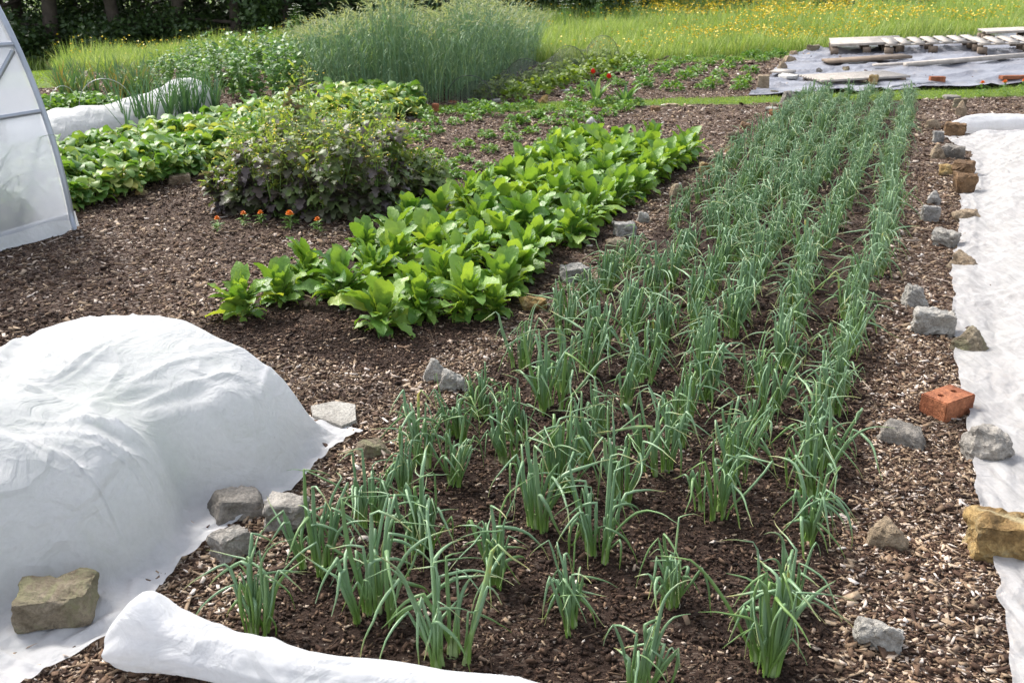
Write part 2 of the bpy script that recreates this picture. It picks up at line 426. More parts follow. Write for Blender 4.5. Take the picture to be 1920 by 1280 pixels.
def leaves(mb, P, az, el, curl, L, W, prof, roll=None, cup=.25, ruf=.0, nseg=7, azc=None, wav=0.0):
    """K leaves. P (K,3); az heading; el start elevation; curl total downward bend; prof(t, K) half-width"""
    K = len(L); P = np.asarray(P, float).reshape(-1, 3)
    az, el, curl, L, W = [np.broadcast_to(np.asarray(a, float), (K,)) for a in (az, el, curl, L, W)]
    roll = np.zeros(K) if roll is None else np.broadcast_to(roll, (K,))
    azc = np.zeros(K) if azc is None else azc
    t = np.linspace(0, 1, nseg + 1)
    e = el[:, None] - curl[:, None] * t[None, :] ** 1.3
    a = az[:, None] + azc[:, None] * t[None, :]
    T = np.stack([np.cos(e) * np.cos(a), np.cos(e) * np.sin(a), np.sin(e)], 2)
    seg = T * (L[:, None, None] / nseg)
    S = np.concatenate([np.zeros((K, 1, 3)), np.cumsum((seg[:, :-1] + seg[:, 1:]) / 2, 1)], 1) + P[:, None, :]
    side = np.stack([-np.sin(a), np.cos(a), np.zeros_like(a)], 2)
    nor = np.cross(T, side)
    c, s_ = np.cos(roll)[:, None, None], np.sin(roll)[:, None, None]
    side, nor = side * c + nor * s_, nor * c - side * s_
    w = W[:, None] * prof(t)[None, :]
    if ruf: w = w * (1 + ruf * rng.uniform(-1, 1, w.shape))
    up = cup * w
    wv = wav * W[:, None] * rng.uniform(-1, 1, (K, nseg + 1))
    wv2 = wav * W[:, None] * rng.uniform(-1, 1, (K, nseg + 1))
    A = S - side * w[..., None] + nor * (up + wv)[..., None]
    B = S
    C = S + side * w[..., None] + nor * (up + wv2)[..., None]
    V = np.stack([A, B, C], 2)                  # K, nseg+1, 3, 3
    f = grid_faces(nseg + 1, 3)
    F = (f[None] + (np.arange(K) * (nseg + 1) * 3)[:, None, None]).reshape(-1, 4)
    mb.add(V.reshape(-1, 3), [F])

def tubes(mb, S, rad, sides=5, flat=None):
    """S (K,n,3), rad (K,n)"""
    K, n, _ = S.shape
    T = np.gradient(S, axis=1); T /= np.linalg.norm(T, axis=2, keepdims=True) + 1e-9
    ref = np.zeros_like(T); d = S[:, -1] - S[:, 0]
    r = np.stack([-d[:, 1], d[:, 0], d[:, 2] * 0 + .03 * (np.abs(d).sum(1) + 1e-3)], 1)
    ref[:] = r[:, None, :]
    A = np.cross(T, ref); A /= np.linalg.norm(A, axis=2, keepdims=True) + 1e-9
    B = np.cross(T, A)
    ang = np.arange(sides) / sides * 2 * PI
    fl = 1.0 if flat is None else flat[..., None, None]
    ring = A[:, :, None, :] * np.cos(ang)[None, None, :, None] * fl + B[:, :, None, :] * np.sin(ang)[None, None, :, None]
    V = S[:, :, None, :] + ring * rad[:, :, None, None]
    i = (np.arange(n - 1)[:, None] * sides + np.arange(sides)[None, :]).ravel()
    j = (np.arange(n - 1)[:, None] * sides + (np.arange(sides)[None, :] + 1) % sides).ravel()
    f = np.stack([i, j, j + sides, i + sides], 1)
    F = (f[None] + (np.arange(K) * n * sides)[:, None, None]).reshape(-1, 4)
    mb.add(V.reshape(-1, 3), [F])
    cap = [list(range(sides)), [sides * (n - 1) + k for k in range(sides)][::-1]]
    for kk in range(K if K < 60 else 0):
        mb.F.setdefault(sides, []).append(np.array(cap) + (mb.n - K * n * sides) + kk * n * sides)

def box(mb, c, d, ax=0, tilt=0):
    """box centred c, dims d, heading ax"""
    s = np.array([[i, j, k] for i in (-.5, .5) for j in (-.5, .5) for k in (-.5, .5)]) * np.asarray(d)
    ca, sa = math.cos(ax), math.sin(ax)
    if tilt:
        ct, st = math.cos(tilt), math.sin(tilt)
        s = np.stack([s[:, 0] * ct - s[:, 2] * st, s[:, 1], s[:, 0] * st + s[:, 2] * ct], 1)
    s = np.stack([s[:, 0] * ca - s[:, 1] * sa, s[:, 0] * sa + s[:, 1] * ca, s[:, 2]], 1) + np.asarray(c)
    mb.add(s, [np.array([[0, 1, 3, 2], [4, 6, 7, 5], [0, 4, 5, 1], [2, 3, 7, 6], [0, 2, 6, 4], [1, 5, 7, 3]])])

def U(a, b, n=None): return rng.uniform(a, b, n)

# leaf outlines (half width along the length, 0..1)
def p_oval(t): return np.clip(np.sin(PI * np.clip(t, 0, 1) ** .8) ** .8, .03, 1) * (t < .999) + .02
def p_blade(t): return (1 - t) ** .6 * (.55 + .45 * np.minimum(1, t * 6)) + .02
def p_spin(t):      # spatulate blade on a stalk
    b = np.clip((t - .22) / .78, 0, 1)
    return .07 + .93 * np.sin(PI * b ** .95) ** .62 * (b > 0) * (b < .999)
def p_lobed(t):
    b = np.clip((t - .15) / .85, 0, 1)
    base = .08 + .92 * np.sin(PI * b ** .8) ** .8 * (b > 0) * (b < .999)
    k = (np.arange(len(t)) % 2)
    return base * np.where(k == 0, 1.0, .52)

# ------------------------------------------------------------------ ground
def axis(lo, a, b, hi, d, g=1.12):
    mid = list(np.arange(a, b, d)); r = []; x = mid[-1]; s = d
    while x < hi: s *= g; x += s; r.append(x)
    l = []; x = mid[0]; s = d
    while x > lo: s *= g; x -= s; l.append(x)
    return np.array(l[::-1] + mid + r)
onionA = G(471, 1200); uA = uv(onionA)[0]
uF = uv(G(1470, 1200))[0]
V_END = uv(G(1600, 178))[1]
uS0 = uv(G(455, 600))[0]; uS1 = uv(G(960, 600))[0]
vS0, vS1 = uv(G(700, 625))[1], uv(G(1300, 295))[1]

def bedmask(x, y):
    u = x * N[0] + y * N[1]; v = x * R[0] + y * R[1]
    w = .07 * vnoise(x * 2.5, y * 2.5, 0, 21)
    a = sstep((u - (uA - .17 + w)) / .1) * sstep(((uF + .13 + w) - u) / .1) * sstep((V_END + .2 - v) / .2)
    b = sstep((u - (uS0 - .25 + w)) / .15) * sstep(((uS1 + .0 + w) - u) / .12) * sstep((v - vS0 + .55) / .3) * sstep((vS1 + .2 - v) / .2)
    c = .75 * sstep(((uS0 - .35 + w) - u) / .5) * sstep((7.5 - v) / 1.5) * (.45 + .4 * vnoise(x * 1.2, y * 1.2, 0, 4))
    return np.clip(np.maximum(np.maximum(a, b), c), 0, 1) * (.8 + .2 * vnoise(x * 5, y * 5, 0, 8))

xs = axis(-75, -4.2, 3.4, 75, .03); ys = axis(-6, 1.2, 10.0, 150, .03, 1.045)
X, Y = np.meshgrid(xs, ys, indexing='ij')
Z = H(X, Y)
Vg = np.stack([X, Y, Z], 2).reshape(-1, 3)
me = mesh_from('ground', Vg, [grid_faces(len(xs), len(ys))[:, ::1]])
me.polygons.foreach_set('use_smooth', np.ones(len(me.polygons), bool))
at = me.attributes.new('turf', 'FLOAT', 'POINT'); at.data.foreach_set('value', grassmask(X, Y).astype(np.float32).ravel())
ab = me.attributes.new('bed', 'FLOAT', 'POINT'); ab.data.foreach_set('value', bedmask(X, Y).astype(np.float32).ravel())
me.materials.append(M['ground'])
tag(link('ground', me), kind='structure')

# ------------------------------------------------------------------ wood chips
def scatter_chips(n, yr, size, name, m, keep, label, thick=.16):
    """random flakes; uniform over the viewed wedge between two distances"""
    y = np.sqrt(U(yr[0] ** 2, yr[1] ** 2, n)) ; hw = .56 * y * 1.06 + .35
    x = U(-1, 1, n) * hw
    k = keep(x, y); x, y = x[k], y[k]; n = len(x)
    L = size * np.exp(rng.normal(0, .45, n)); L = np.clip(L, size * .35, size * 3.2)
    W = L * U(.18, .55, n); T = L * U(.06, thick, n) + .0006
    longm = U(0, 1, n) < .035
    L = np.where(longm, L * 2.8, L); W = np.where(longm, W * .55, W)
    az = U(0, PI, n) ; tl = rng.normal(0, .28, n); rl = rng.normal(0, .35, n)
    tl = np.where(longm, tl * .3, tl)
    s = np.array([[i, j, k2] for i in (-.5, .5) for j in (-.5, .5) for k2 in (-.5, .5)])
    C = s[None] * np.stack([L, W, T], 1)[:, None]
    C = C * U(.6, 1.15, (n, 8, 1))
    # roll, tilt, heading
    c, s2 = np.cos(rl)[:, None], np.sin(rl)[:, None]; C = np.stack([C[..., 0], C[..., 1] * c - C[..., 2] * s2, C[..., 1] * s2 + C[..., 2] * c], 2)
    c, s2 = np.cos(tl)[:, None], np.sin(tl)[:, None]; C = np.stack([C[..., 0] * c - C[..., 2] * s2, C[..., 1], C[..., 0] * s2 + C[..., 2] * c], 2)
    c, s2 = np.cos(az)[:, None], np.sin(az)[:, None]; C = np.stack([C[..., 0] * c - C[..., 1] * s2, C[..., 0] * s2 + C[..., 1] * c, C[..., 2]], 2)
    z = H(x, y) + T * .5 + np.abs(tl) * L * .25 + U(-.001, .005, n)
    C += np.stack([x, y, z], 1)[:, None]
    f = np.array([[0, 1, 3, 2], [4, 6, 7, 5], [0, 4, 5, 1], [2, 3, 7, 6], [0, 2, 6, 4], [1, 5, 7, 3]])
    F = (f[None] + (np.arange(n) * 8)[:, None, None]).reshape(-1, 4)
    mb = MB(); mb.add(C.reshape(-1, 3), [F])
    return tag(mb.build(name, m, None, False), label, 'wood chips', kind='stuff')

def k_path(x, y):
    b = bedmask(x, y); return (U(0, 1, len(x)) > np.clip(b * 1.3, 0, .95)) & ~grassmask(x, y)
def k_bed(x, y):
    b = bedmask(x, y); return (U(0, 1, len(x)) < b + .15) & ~grassmask(x, y)
scatter_chips(140000, (1.5, 4.2), .013, 'wood_chips', M['chips'], k_path, 'coarse pale brown wood chips mulching the nearest paths')
scatter_chips(85000, (4.2, 8.0), .0175, 'wood_chips', M['chips'], k_path, 'wood chip mulch on the paths around the spinach bed')
scatter_chips(55000, (8.0, 14.5), .026, 'wood_chips', M['chips'], k_path, 'distant wood chip mulch before the lawn strip')
scatter_chips(22000, (14.0, 20), .045, 'wood_chips', M['chips'], k_path, 'wood chip mulch in the far beds beyond the lawn strip')
scatter_chips(120000, (1.5, 4.5), .0085, 'compost', M['compost'], k_bed, 'dark crumbly compost between the nearest onions', .5)
scatter_chips(80000, (4.5, 11), .013, 'compost', M['compost'], k_bed, 'dark compost under the spinach and farther onions', .5)

# ------------------------------------------------------------------ spring onions
def onion_meshes(k, seed):
    global rng
    keep = rng; rng = np.random.default_rng(seed)
    nb = int(U(4, 8)); K = int(U(18, 34)); n = 18
    bx = np.clip(rng.normal(0, .018, (nb, 2)), -.033, .033); which = rng.integers(0, nb, K)
    base = bx[which] + rng.normal(0, .004, (K, 2))
    out = np.arctan2(base[:, 1], base[:, 0]) + rng.normal(0, .9, K)
    lean = np.abs(rng.normal(.05, .12, K)) + np.hypot(base[:, 0], base[:, 1]) * 3.5
    L = U(.17, .38, K)
    kink = U(.42, .82, K); haskink = U(0, 1, K) < .92
    e1 = PI / 2 - lean
    e2 = np.where(haskink, U(-1.25, .2, K), e1 - U(.3, 1.2, K)); a2 = out + np.where(haskink, rng.normal(0, .9, K), rng.normal(0, .3, K))
    curv = U(.1, 1.0, K)
    t = np.linspace(0, 1, n)
    w = np.clip((t[None] - kink[:, None]) / np.where(haskink, .03, .35)[:, None] + .5, 0, 1)
    e = e1[:, None] * (1 - w) + e2[:, None] * w - curv[:, None] * np.clip(t[None] - kink[:, None], 0, 1) * 2.2
    e = np.maximum(e, -1.35)
    a = out[:, None] * (1 - w) + a2[:, None] * w + np.cumsum(rng.normal(0, .13, (K, n)), 1)
    e = e + np.cumsum(rng.normal(0, .06, (K, n)), 1)
    T = np.stack([np.cos(e) * np.cos(a), np.cos(e) * np.sin(a), np.sin(e)], 2)
    S = np.cumsum(T * (L / n)[:, None, None], 1)
    S[:, :, :2] += base[:, None, :]
    S[:, 0, 2] = -.01
    S[:, :, 2] = np.where(S[:, :, 2] < .012, .012 + .15 * np.abs(S[:, :, 2] - .012) * 0, S[:, :, 2])
    S[:, 0, 2] = -.01
    r0 = U(.0022, .0058, K)
    prof = np.clip(.72 + 1.0 * t, 0, 1) * np.clip((1.02 - t) / .45, .07, 1) ** .85
    rad = r0[:, None] * prof[None]
    near = np.exp(-((t[None] - kink[:, None]) / .03) ** 2) * haskink[:, None]
    flat = 1 - .55 * near
    mb = MB(); tubes(mb, S, rad, 6, flat)
    lm = mb.mesh('onion_leaves'); ta = lm.attributes.new('tip', 'FLOAT', 'POINT'); ta.data.foreach_set('value', np.tile(np.repeat(t, 6), K).astype(np.float32)); lm.materials.append(M['onion'])
    sb = MB()
    S2 = np.zeros((nb, 5, 3)); zz = np.array([-.02, .003, .012, .026, .045])
    S2[:, :, :2] = bx[:, None, :] * np.linspace(.9, 1.15, 5)[None, :, None]; S2[:, :, 2] = zz
    rr = np.array([.007, .008, .0072, .0062, .005])[None] * U(.7, 1.15, (nb, 1))
    tubes(sb, S2, rr, 7)
    bm_ = sb.mesh('onion_shanks'); bm_.materials.append(M['onion_base'])
    rng = keep
    return lm, bm_
OV = [onion_meshes(i, 100 + i) for i in range(20)]

def onion(p, scale, rz, var, label, tilt=(0, 0)):
    r = empty('spring_onion_clump', (p[0], p[1], gz(p)), rz); r.scale = (scale, scale, scale)
    r.rotation_euler = (tilt[0], tilt[1], rz)
    link('leaves', OV[var][0], r); link('white_shanks', OV[var][1], r)
    tag(r, label, 'spring onion', 'spring onion clumps in the long bed')
    return r
ORD = ['', 'first', 'second', 'third', 'fourth', 'fifth', 'sixth', 'seventh', 'eighth', 'ninth', 'tenth', 'eleventh', 'twelfth', 'thirteenth', 'fourteenth']
rows = [
 ('onion row beside the spinach-side stones', [(480, 1195), (592, 1065), (690, 985)]),
 ('second onion row from the spinach side', [(702, 1158), (795, 1028), (850, 912)]),
 ('third onion row from the spinach side', [(838, 1245), (925, 1085), (1000, 985)]),
 ('fourth onion row from the spinach side', [(1068, 1178), (1125, 1045), (1160, 935)]),
 ('fifth onion row, next to the outer one', [(1185, 1295), (1262, 1135), (1335, 965)]),
 ('outer onion row on the brick side', [(1442, 1255), (1490, 1138), (1512, 1015)]),
]
for ri, (rn, first) in enumerate(rows):
    pts = [G(*q) for q in first]
    u0, v = uv(pts[-1]); u00 = uv(pts[0])[0]
    u0 = np.mean([uv(q)[0] for q in pts])
    if ri == 1: u0 = uA + (uF - uA) * .2
    while True:
        v += U(.185, .275)
        if v > V_END - U(0, .3): break
        if v > 4.5 and U(0, 1) < (.25 if ri == 0 and v < 8 else .03): continue
        if v < 4.5 and U(0, 1) < .04: continue
        pts.append(xy(u0 + rng.normal(0, .028) + .02 * math.sin(v * 1.3 + ri), v))
    for i, p in enumerate(pts):
        if i < 12: lab = f'{ORD[i+1]} clump from the near end, {rn}'
        else: lab = f'bushy green clump, crowded far stretch of the {rn}'
        v_ = uv(p)[1]
        onion(p, U(.82, 1.18) * (1.0 if v_ < V_END - 2 else .84) * (.86 if ri == 0 and v_ > 4.3 else 1) * (1.03 if v_ < 2.9 else 1), U(0, 6.28), int(rng.integers(0, 20)), lab, (rng.normal(0, .06), rng.normal(0, .06)))

# ------------------------------------------------------------------ spinach
def spinach_meshes(seed):
    global rng
    keep = rng; rng = np.random.default_rng(seed)
    K = 54
    az = np.arange(K) * 2.4 + rng.normal(0, .4, K)
    f = np.linspace(0, 1, K)              # 0 inner, 1 outer
    el = 1.45 - f * .95 + rng.normal(0, .15, K)
    L = U(.12, .25, K) * (1 - .35 * (f > .7)); W = L * U(.14, .215, K)
    curl = U(.3, 2.1, K) * (.5 + f)
    P = np.stack([np.cos(az) * .022 * f, np.sin(az) * .022 * f, U(.0, .10, K) * (1 - f * .9)], 1)
    mb = MB()
    leaves(mb, P, az, el, curl, L, W, p_spin, roll=rng.normal(0, .35, K), cup=.30, nseg=12, wav=.24, azc=rng.normal(0, .5, K), ruf=.12)
    a = mb.mesh('spinach_leaves'); a.materials.append(M['spinach'])
    sm = MB(); Ks = 12
    az2 = U(0, 6.28, Ks); h = U(.08, .15, Ks); t = np.linspace(0, 1, 5)
    S = np.zeros((Ks, 5, 3)); S[:, :, 0] = np.cos(az2)[:, None] * (.008 + .05 * t ** 1.5); S[:, :, 1] = np.sin(az2)[:, None] * (.008 + .05 * t ** 1.5); S[:, :, 2] = h[:, None] * t - .005
    tubes(sm, S, np.tile(np.linspace(.004, .0022, 5), (Ks, 1)), 5)
    s = sm.mesh('spinach_stalks'); s.materials.append(M['spinach_stem'])
    rng = keep; return a, s
SV = [spinach_meshes(300 + i) for i in range(8)]
def spinach(p, sc_, var, label, group='spinach plants in the bright green bed', rz=None):
    r = empty('spinach_plant', (p[0], p[1], gz(p)), U(0, 6.28) if rz is None else rz); r.scale = (sc_,) * 3
    link('leaves', SV[var][0], r); link('stalks', SV[var][1], r)
    return tag(r, label, 'spinach', group)
spr = [('spinach row nearest the mustard', G(487, 598)), ('second spinach row from the mustard', G(655, 585)),
       ('third spinach row from the mustard', G(680, 610)), ('outer spinach row beside the stones', G(905, 590))]
us = np.linspace(uv(G(475, 595))[0], uv(G(880, 590))[0], 4)
v0s = [uv(G(487, 598))[1], uv(G(590, 560))[1], uv(G(675, 612))[1], uv(G(880, 592))[1]]
for ri in range(4):
    v = v0s[ri]; i = 0
    while v < vS1 - ri * -.02 + .1:
        u = us[ri] + rng.normal(0, .03)
        if not (ri == 0 and i in (3,)):
            lab = (f'{ORD[i+1]} green plant from the near end, {spr[ri][0]}' if i < 12 else f'plant at the far end, {spr[ri][0]}')
            spinach(xy(u, v), U(.84, 1.12), int(rng.integers(0, 8)), lab)
        v += U(.24, .33); i += 1
spinach(G(790, 598), .85, 3, 'glossy spinach plant in the front gap between the third row and the outer row', 'spinach plants in the bright green bed')
spinach(G(925, 590), .7, 5, 'small low spinach plant at the corner nearest the orange-brown rock', 'spinach plants in the bright green bed')

# ------------------------------------------------------------------ small leafy plants (potatoes, strawberries)
def bushy_mesh(name, seed, mt, K=60, r=.12, h=.11, ll=.05, wide=.32, prof=p_oval, dome=True, nseg=4):
    global rng
    keep = rng; rng = np.random.default_rng(seed)
    az = U(0, 6.28, K); rr = r * np.sqrt(U(0, 1, K)); z = h * (1 - (rr / r) ** 2 * .7) * U(.35, 1.0, K)
    P = np.stack([np.cos(az) * rr * .8, np.sin(az) * rr * .8, z], 1)
    L = U(.6, 1.2, K) * ll
    mb = MB(); leaves(mb, P, az + rng.normal(0, .6, K), U(-.1, .9, K), U(.2, 1.4, K), L, L * wide, prof, roll=rng.normal(0, .5, K), nseg=nseg, wav=.12)
    Ks = 10; az2 = U(0, 6.28, Ks); t = np.linspace(0, 1, 4)
    S = np.zeros((Ks, 4, 3)); S[:, :, 0] = np.cos(az2)[:, None] * r * .7 * t; S[:, :, 1] = np.sin(az2)[:, None] * r * .7 * t; S[:, :, 2] = h * .8 * t ** .7 - .004
    sb = MB(); tubes(sb, S, np.full((Ks, 4), .0025), 4)
    a = mb.mesh(name + '_leaves'); a.materials.append(mt)
    s = sb.mesh(name + '_stems'); s.materials.append(M['mustard_stem'])
    rng = keep; return a, s
def plant(name, meshes, p, s, label, cat, group, z=None, parts=('leaves', 'stems'), rz=None):
    r = empty(name, (p[0], p[1], gz(p) if z is None else z), U(0, 6.28) if rz is None else rz)
    r.scale = (s, s, s * U(.9, 1.1))
    for nm, m_ in zip(parts, meshes): link(nm, m_, r)
    return tag(r, label, cat, group)
PV = [bushy_mesh('potato', 500 + i, M['potato'], K=80, r=.13, h=.12, ll=.055) for i in range(5)]
front = [(1073, 200), (1118, 200), (1146, 194), (1189, 200), (1170, 208), (1141, 218), (1089, 213), (1060, 221), (1028, 236), (1028, 213), (1005, 223), (976, 233), (1115, 233), (1081, 246), (1050, 258), (1021, 275), (996, 252), (960, 265), (954, 247), (912, 260), (918, 287), (870, 278), (775, 245), (809, 235), (852, 235), (886, 228), (839, 215), (869, 208), (896, 203), (916, 207), (956, 209), (987, 203), (923, 218), (782, 265), (819, 252), (835, 318), (872, 304), (812, 294), (966, 232), (1007, 223), (795, 222), (880, 218), (1003, 290), (905, 318), (850, 335), (800, 330), (980, 300), (1060, 235), (1095, 228)]
for i, q in enumerate(front):
    plant('potato_plant', PV[i % 5], G(*q), U(.72, 1.0) * (.95 if q[1] > 230 else 1.1), 'low bushy green potato plant on the wood chips before the lawn strip', 'potato plant', 'young potato plants before the lawn strip')
back = [(1102, 168), (1141, 152), (1160, 162), (1163, 138), (1180, 132), (1199, 126), (1202, 142), (1205, 165), (1212, 154), (1238, 142), (1244, 133), (1260, 127), (1270, 121), (1296, 116), (1260, 171), (1286, 150), (1299, 143), (1312, 135), (1328, 124), (1347, 114), (1322, 168), (1338, 160), (1347, 146), (1364, 131), (1377, 121), (1402, 109), (1415, 104), (1389, 168), (1393, 156), (1406, 138), (1428, 117), (1438, 109), (1460, 106), (1080, 180)]
for i, q in enumerate(back):
    plant('potato_plant', PV[(i * 2) % 5], G(*q), U(1.0, 1.3), 'leafy green potato plant in the chip-mulched rows beyond the lawn strip', 'potato plant', 'potato plants in the rows beyond the lawn strip')
SBV = [bushy_mesh('strawberry', 540 + i, M['strawb'], K=70, r=.15, h=.17, ll=.06, wide=.42) for i in range(4)]
a0, a1 = G(900, 187), G(1150, 113)
for i in range(19):
    for j in range(2):
        t = i / 18
        p = a0 * (1 - t) + a1 * t + np.array([j * .42 + rng.normal(0, .05), -j * .12 + rng.normal(0, .05)])
        plant('strawberry_plant', SBV[(i + j) % 4], p, U(1.1, 1.5), 'yellow-green strawberry plant in the bed under the black netting', 'strawberry plant', 'strawberry plants under the black netting')

# ------------------------------------------------------------------ dense bed of leafy greens
GV = []
for i in range(6):
    keep = rng; rng = np.random.default_rng(600 + i)
    K = 96; az = U(0, 6.28, K); f = U(0, 1, K); mb = MB()
    L = U(.09, .155, K); P = np.stack([np.cos(az) * .07 * f, np.sin(az) * .07 * f, .20 * (1 - f ** 2 * .8) * U(.5, 1.1, K)], 1)
    leaves(mb, P, az, U(.5, 1.1, K), U(1.2, 2.4, K), L, L * U(.2, .32, K), p_spin, roll=rng.normal(0, .4, K), cup=.2, nseg=8, wav=.22, azc=rng.normal(0, .4, K))
    a = mb.mesh('greens_leaves'); a.materials.append(M['greens'])
    sm = MB(); t = np.linspace(0, 1, 4); Ks = 8; az2 = U(0, 6.28, Ks)
    S = np.zeros((Ks, 4, 3)); S[:, :, 0] = np.cos(az2)[:, None] * .06 * t; S[:, :, 1] = np.sin(az2)[:, None] * .06 * t; S[:, :, 2] = .2 * t
    tubes(sm, S, np.full((Ks, 4), .004), 5); s = sm.mesh('greens_stalks'); s.materials.append(M['spinach_stem'])
    GV.append((a, s)); rng = keep
ug, vg0 = uv(G(150, 383)); vg1 = uv(G(772, 208))[1]
ug += .08
for j in range(5):
    v = vg0 - .85 + j * .1
    while v < vg1 + .1 * j:
        plant('leafy_green_plant', GV[int(rng.integers(0, 6))], xy(ug - j * .27 + rng.normal(0, .03), v), U(.95, 1.15) * (.88 if j == 0 else 1.14), 'floppy green plant with yellowing leaves in the densely packed row behind the mustard', 'leafy green', 'leafy green plants in the dense row by the polytunnel', parts=('leaves', 'stalks'))
        v += U(.21, .29)

# ------------------------------------------------------------------ purple mustard
def mustard(p, h, r, seed, label):
    global rng
    keep = rng; rng = np.random.default_rng(seed)
    root = empty('purple_mustard_plant', (p[0], p[1], gz(p)))
    Ks = 16; az = U(0, 6.28, Ks); sp = np.sqrt(U(0, 1, Ks)) * r; t = np.linspace(0, 1, 8)
    S = np.zeros((Ks, 8, 3)); hh = h * (1 - (sp / r) ** 2 * .35) * U(.85, 1.1, Ks)
    S[:, :, 0] = (np.cos(az) * sp)[:, None] * (.15 + .85 * t ** .8); S[:, :, 1] = (np.sin(az) * sp)[:, None] * (.15 + .85 * t ** .8); S[:, :, 2] = hh[:, None] * t
    sm = MB(); tubes(sm, S, np.tile(np.linspace(.007, .0015, 8), (Ks, 1)), 5)
    sm.build('stems', M['mustard_stem'], root)
    K = 390; k = rng.integers(0, Ks, K); tt = U(.04, .88, K); P = np.stack([[np.interp(a, t, S[b, :, c]) for c in range(3)] for a, b in zip(tt, k)])
    la = az[k] + rng.normal(0, 1.2, K); L = U(.08, .17, K) * (1.1 - .4 * tt)
    mb = MB(); leaves(mb, P, la, U(-.1, .8, K), U(.6, 1.8, K), L, L * U(.26, .38, K), p_lobed, roll=rng.normal(0, .4, K), nseg=9, wav=.15, cup=.15)
    mb.build('purple_foliage', M['mustard'], root)
    K = 480; k = rng.integers(0, Ks, K); tt = 1 - .7 * U(0, 1, K) ** 1.5; P = np.stack([[np.interp(a, t, S[b, :, c]) for c in range(3)] for a, b in zip(tt, k)]) + rng.normal(0, .025, (K, 3))
    L = U(.03, .09, K); mb = MB(); leaves(mb, P, U(0, 6.28, K), U(-.2, 1.3, K), U(-.3, 1.2, K), L, L * U(.1, .22, K), p_lobed, roll=rng.normal(0, .6, K), nseg=5, wav=.1)
    mb.build('yellow_green_foliage', M['mustard_top'], root)
    Kf = 60; k = rng.integers(0, Ks, Kf); P = S[k, -1] + rng.normal(0, .05, (Kf, 3)); mb = MB()
    for a in range(3): leaves(mb, P, U(0, 6.28, Kf), U(-.3, .6, Kf), .3, np.full(Kf, .012), .006, p_oval, nseg=2)
    mb.build('flowers', M['yellow'], root)
    rng = keep
    return tag(root, label, 'mustard plant', 'purple mustard plants in the tall bush')
mp = [(520, 406, .62, .30, 'broad outermost plant of the purple mustard bush, above the marigolds'), (610, 410, .76, .34, 'front middle plant of the purple mustard bush with dark lobed leaves'),
      (705, 405, .66, .30, 'purple mustard plant at the bush side touching the spinach'), (590, 368, .86, .36, 'tall plant behind the middle of the mustard bush, yellow-green on top'),
      (690, 365, .80, .34, 'back mustard plant nearest the potato rows, bolting and feathery'), (500, 372, .66, .30, 'back mustard plant nearest the dense leafy green row'), (450, 395, .38, .2, 'short straggly mustard at the bush edge by the chip path'), (790, 372, .36, .2, 'low yellowing mustard sprawling from the bush toward the potatoes')]
for i, (a, b_, h, r, lab) in enumerate(mp): mustard(G(a, b_), h, r, 700 + i, lab)

# ------------------------------------------------------------------ marigolds, tulips
def ball(mb, c, r, n=10, squash=.7, jit=.25):
    th = np.linspace(0, PI, 6); ph = np.arange(n) / n * 2 * PI
    T_, Ph = np.meshgrid(th, ph, indexing='ij')
    q = r * (1 + jit * rng.uniform(-1, 1, T_.shape))
    V = np.stack([np.sin(T_) * np.cos(Ph) * q, np.sin(T_) * np.sin(Ph) * q, np.cos(T_) * q * squash], 2) + np.asarray(c)
    i = (np.arange(5)[:, None] * n + np.arange(n)[None]).ravel(); j = (np.arange(5)[:, None] * n + (np.arange(n)[None] + 1) % n).ravel()
    mb.add(V.reshape(-1, 3), [np.stack([i, j, j + n, i + n], 1)])
def marigold(q, s, label, heads=1, group='marigolds along the bed edges'):
    p = G(*q); r = empty('marigold', (p[0], p[1], gz(p)), U(0, 6)); s *= 1.2; h = .075 * s
    K = 26; mb = MB(); L = U(.025, .05, K) * s; az = U(0, 6.28, K)
    leaves(mb, np.stack([np.zeros(K), np.zeros(K), U(.01, h * .8, K)], 1), az, U(.1, .9, K), .8, L, L * .14, p_lobed, nseg=5)
    mb.build('leaves', M['potato'], r)
    sb = MB(); fb = MB()
    for k in range(heads):
        x, y = (0, 0) if k == 0 else (U(-.03, .03), U(-.03, .03))
        tubes(sb, np.array([[[0, 0, -.005], [x * .5, y * .5, h * .6], [x, y, h]]]), np.full((1, 3), .0025 * s), 5)
        for ring in range(3):
            n_ = 11 - ring * 2
            leaves(fb, np.tile([x, y, h + .004 * ring], (n_, 1)), np.arange(n_) / n_ * 6.28 + ring, .1 + ring * .45, .3, np.full(n_, (.018 - .003 * ring) * s), .0075 * s, p_oval, nseg=3, ruf=.2)
        ball(fb, (x, y, h + .006), .009 * s)
    sb.build('stem', M['mustard_stem'], r); fb.build('flower_head', M['orange'], r)
    return tag(r, label, 'marigold', group)
marigold((410, 436), 1.0, 'orange marigold farthest from the spinach, by the mustard bush')
marigold((459, 427), 1.0, 'small orange marigold beneath the mustard leaves, second from the chip path end')
marigold((491, 427), 1.0, 'orange marigold with pale leaves, just beside the largest two-headed one')
marigold((545, 434), 1.25, 'largest orange-yellow marigold before the purple mustard bush', 2)
marigold((597, 441), 1.05, 'single orange marigold nearest the spinach')
marigold((1838, 181), 1.9, 'orange marigold on the lawn edge nearest the onion bed')
marigold((1880, 179), 1.9, 'orange marigold on the lawn edge above the white fleece roll, middle one')
marigold((1916, 177), 1.9, 'orange marigold on the lawn edge farthest from the onions')

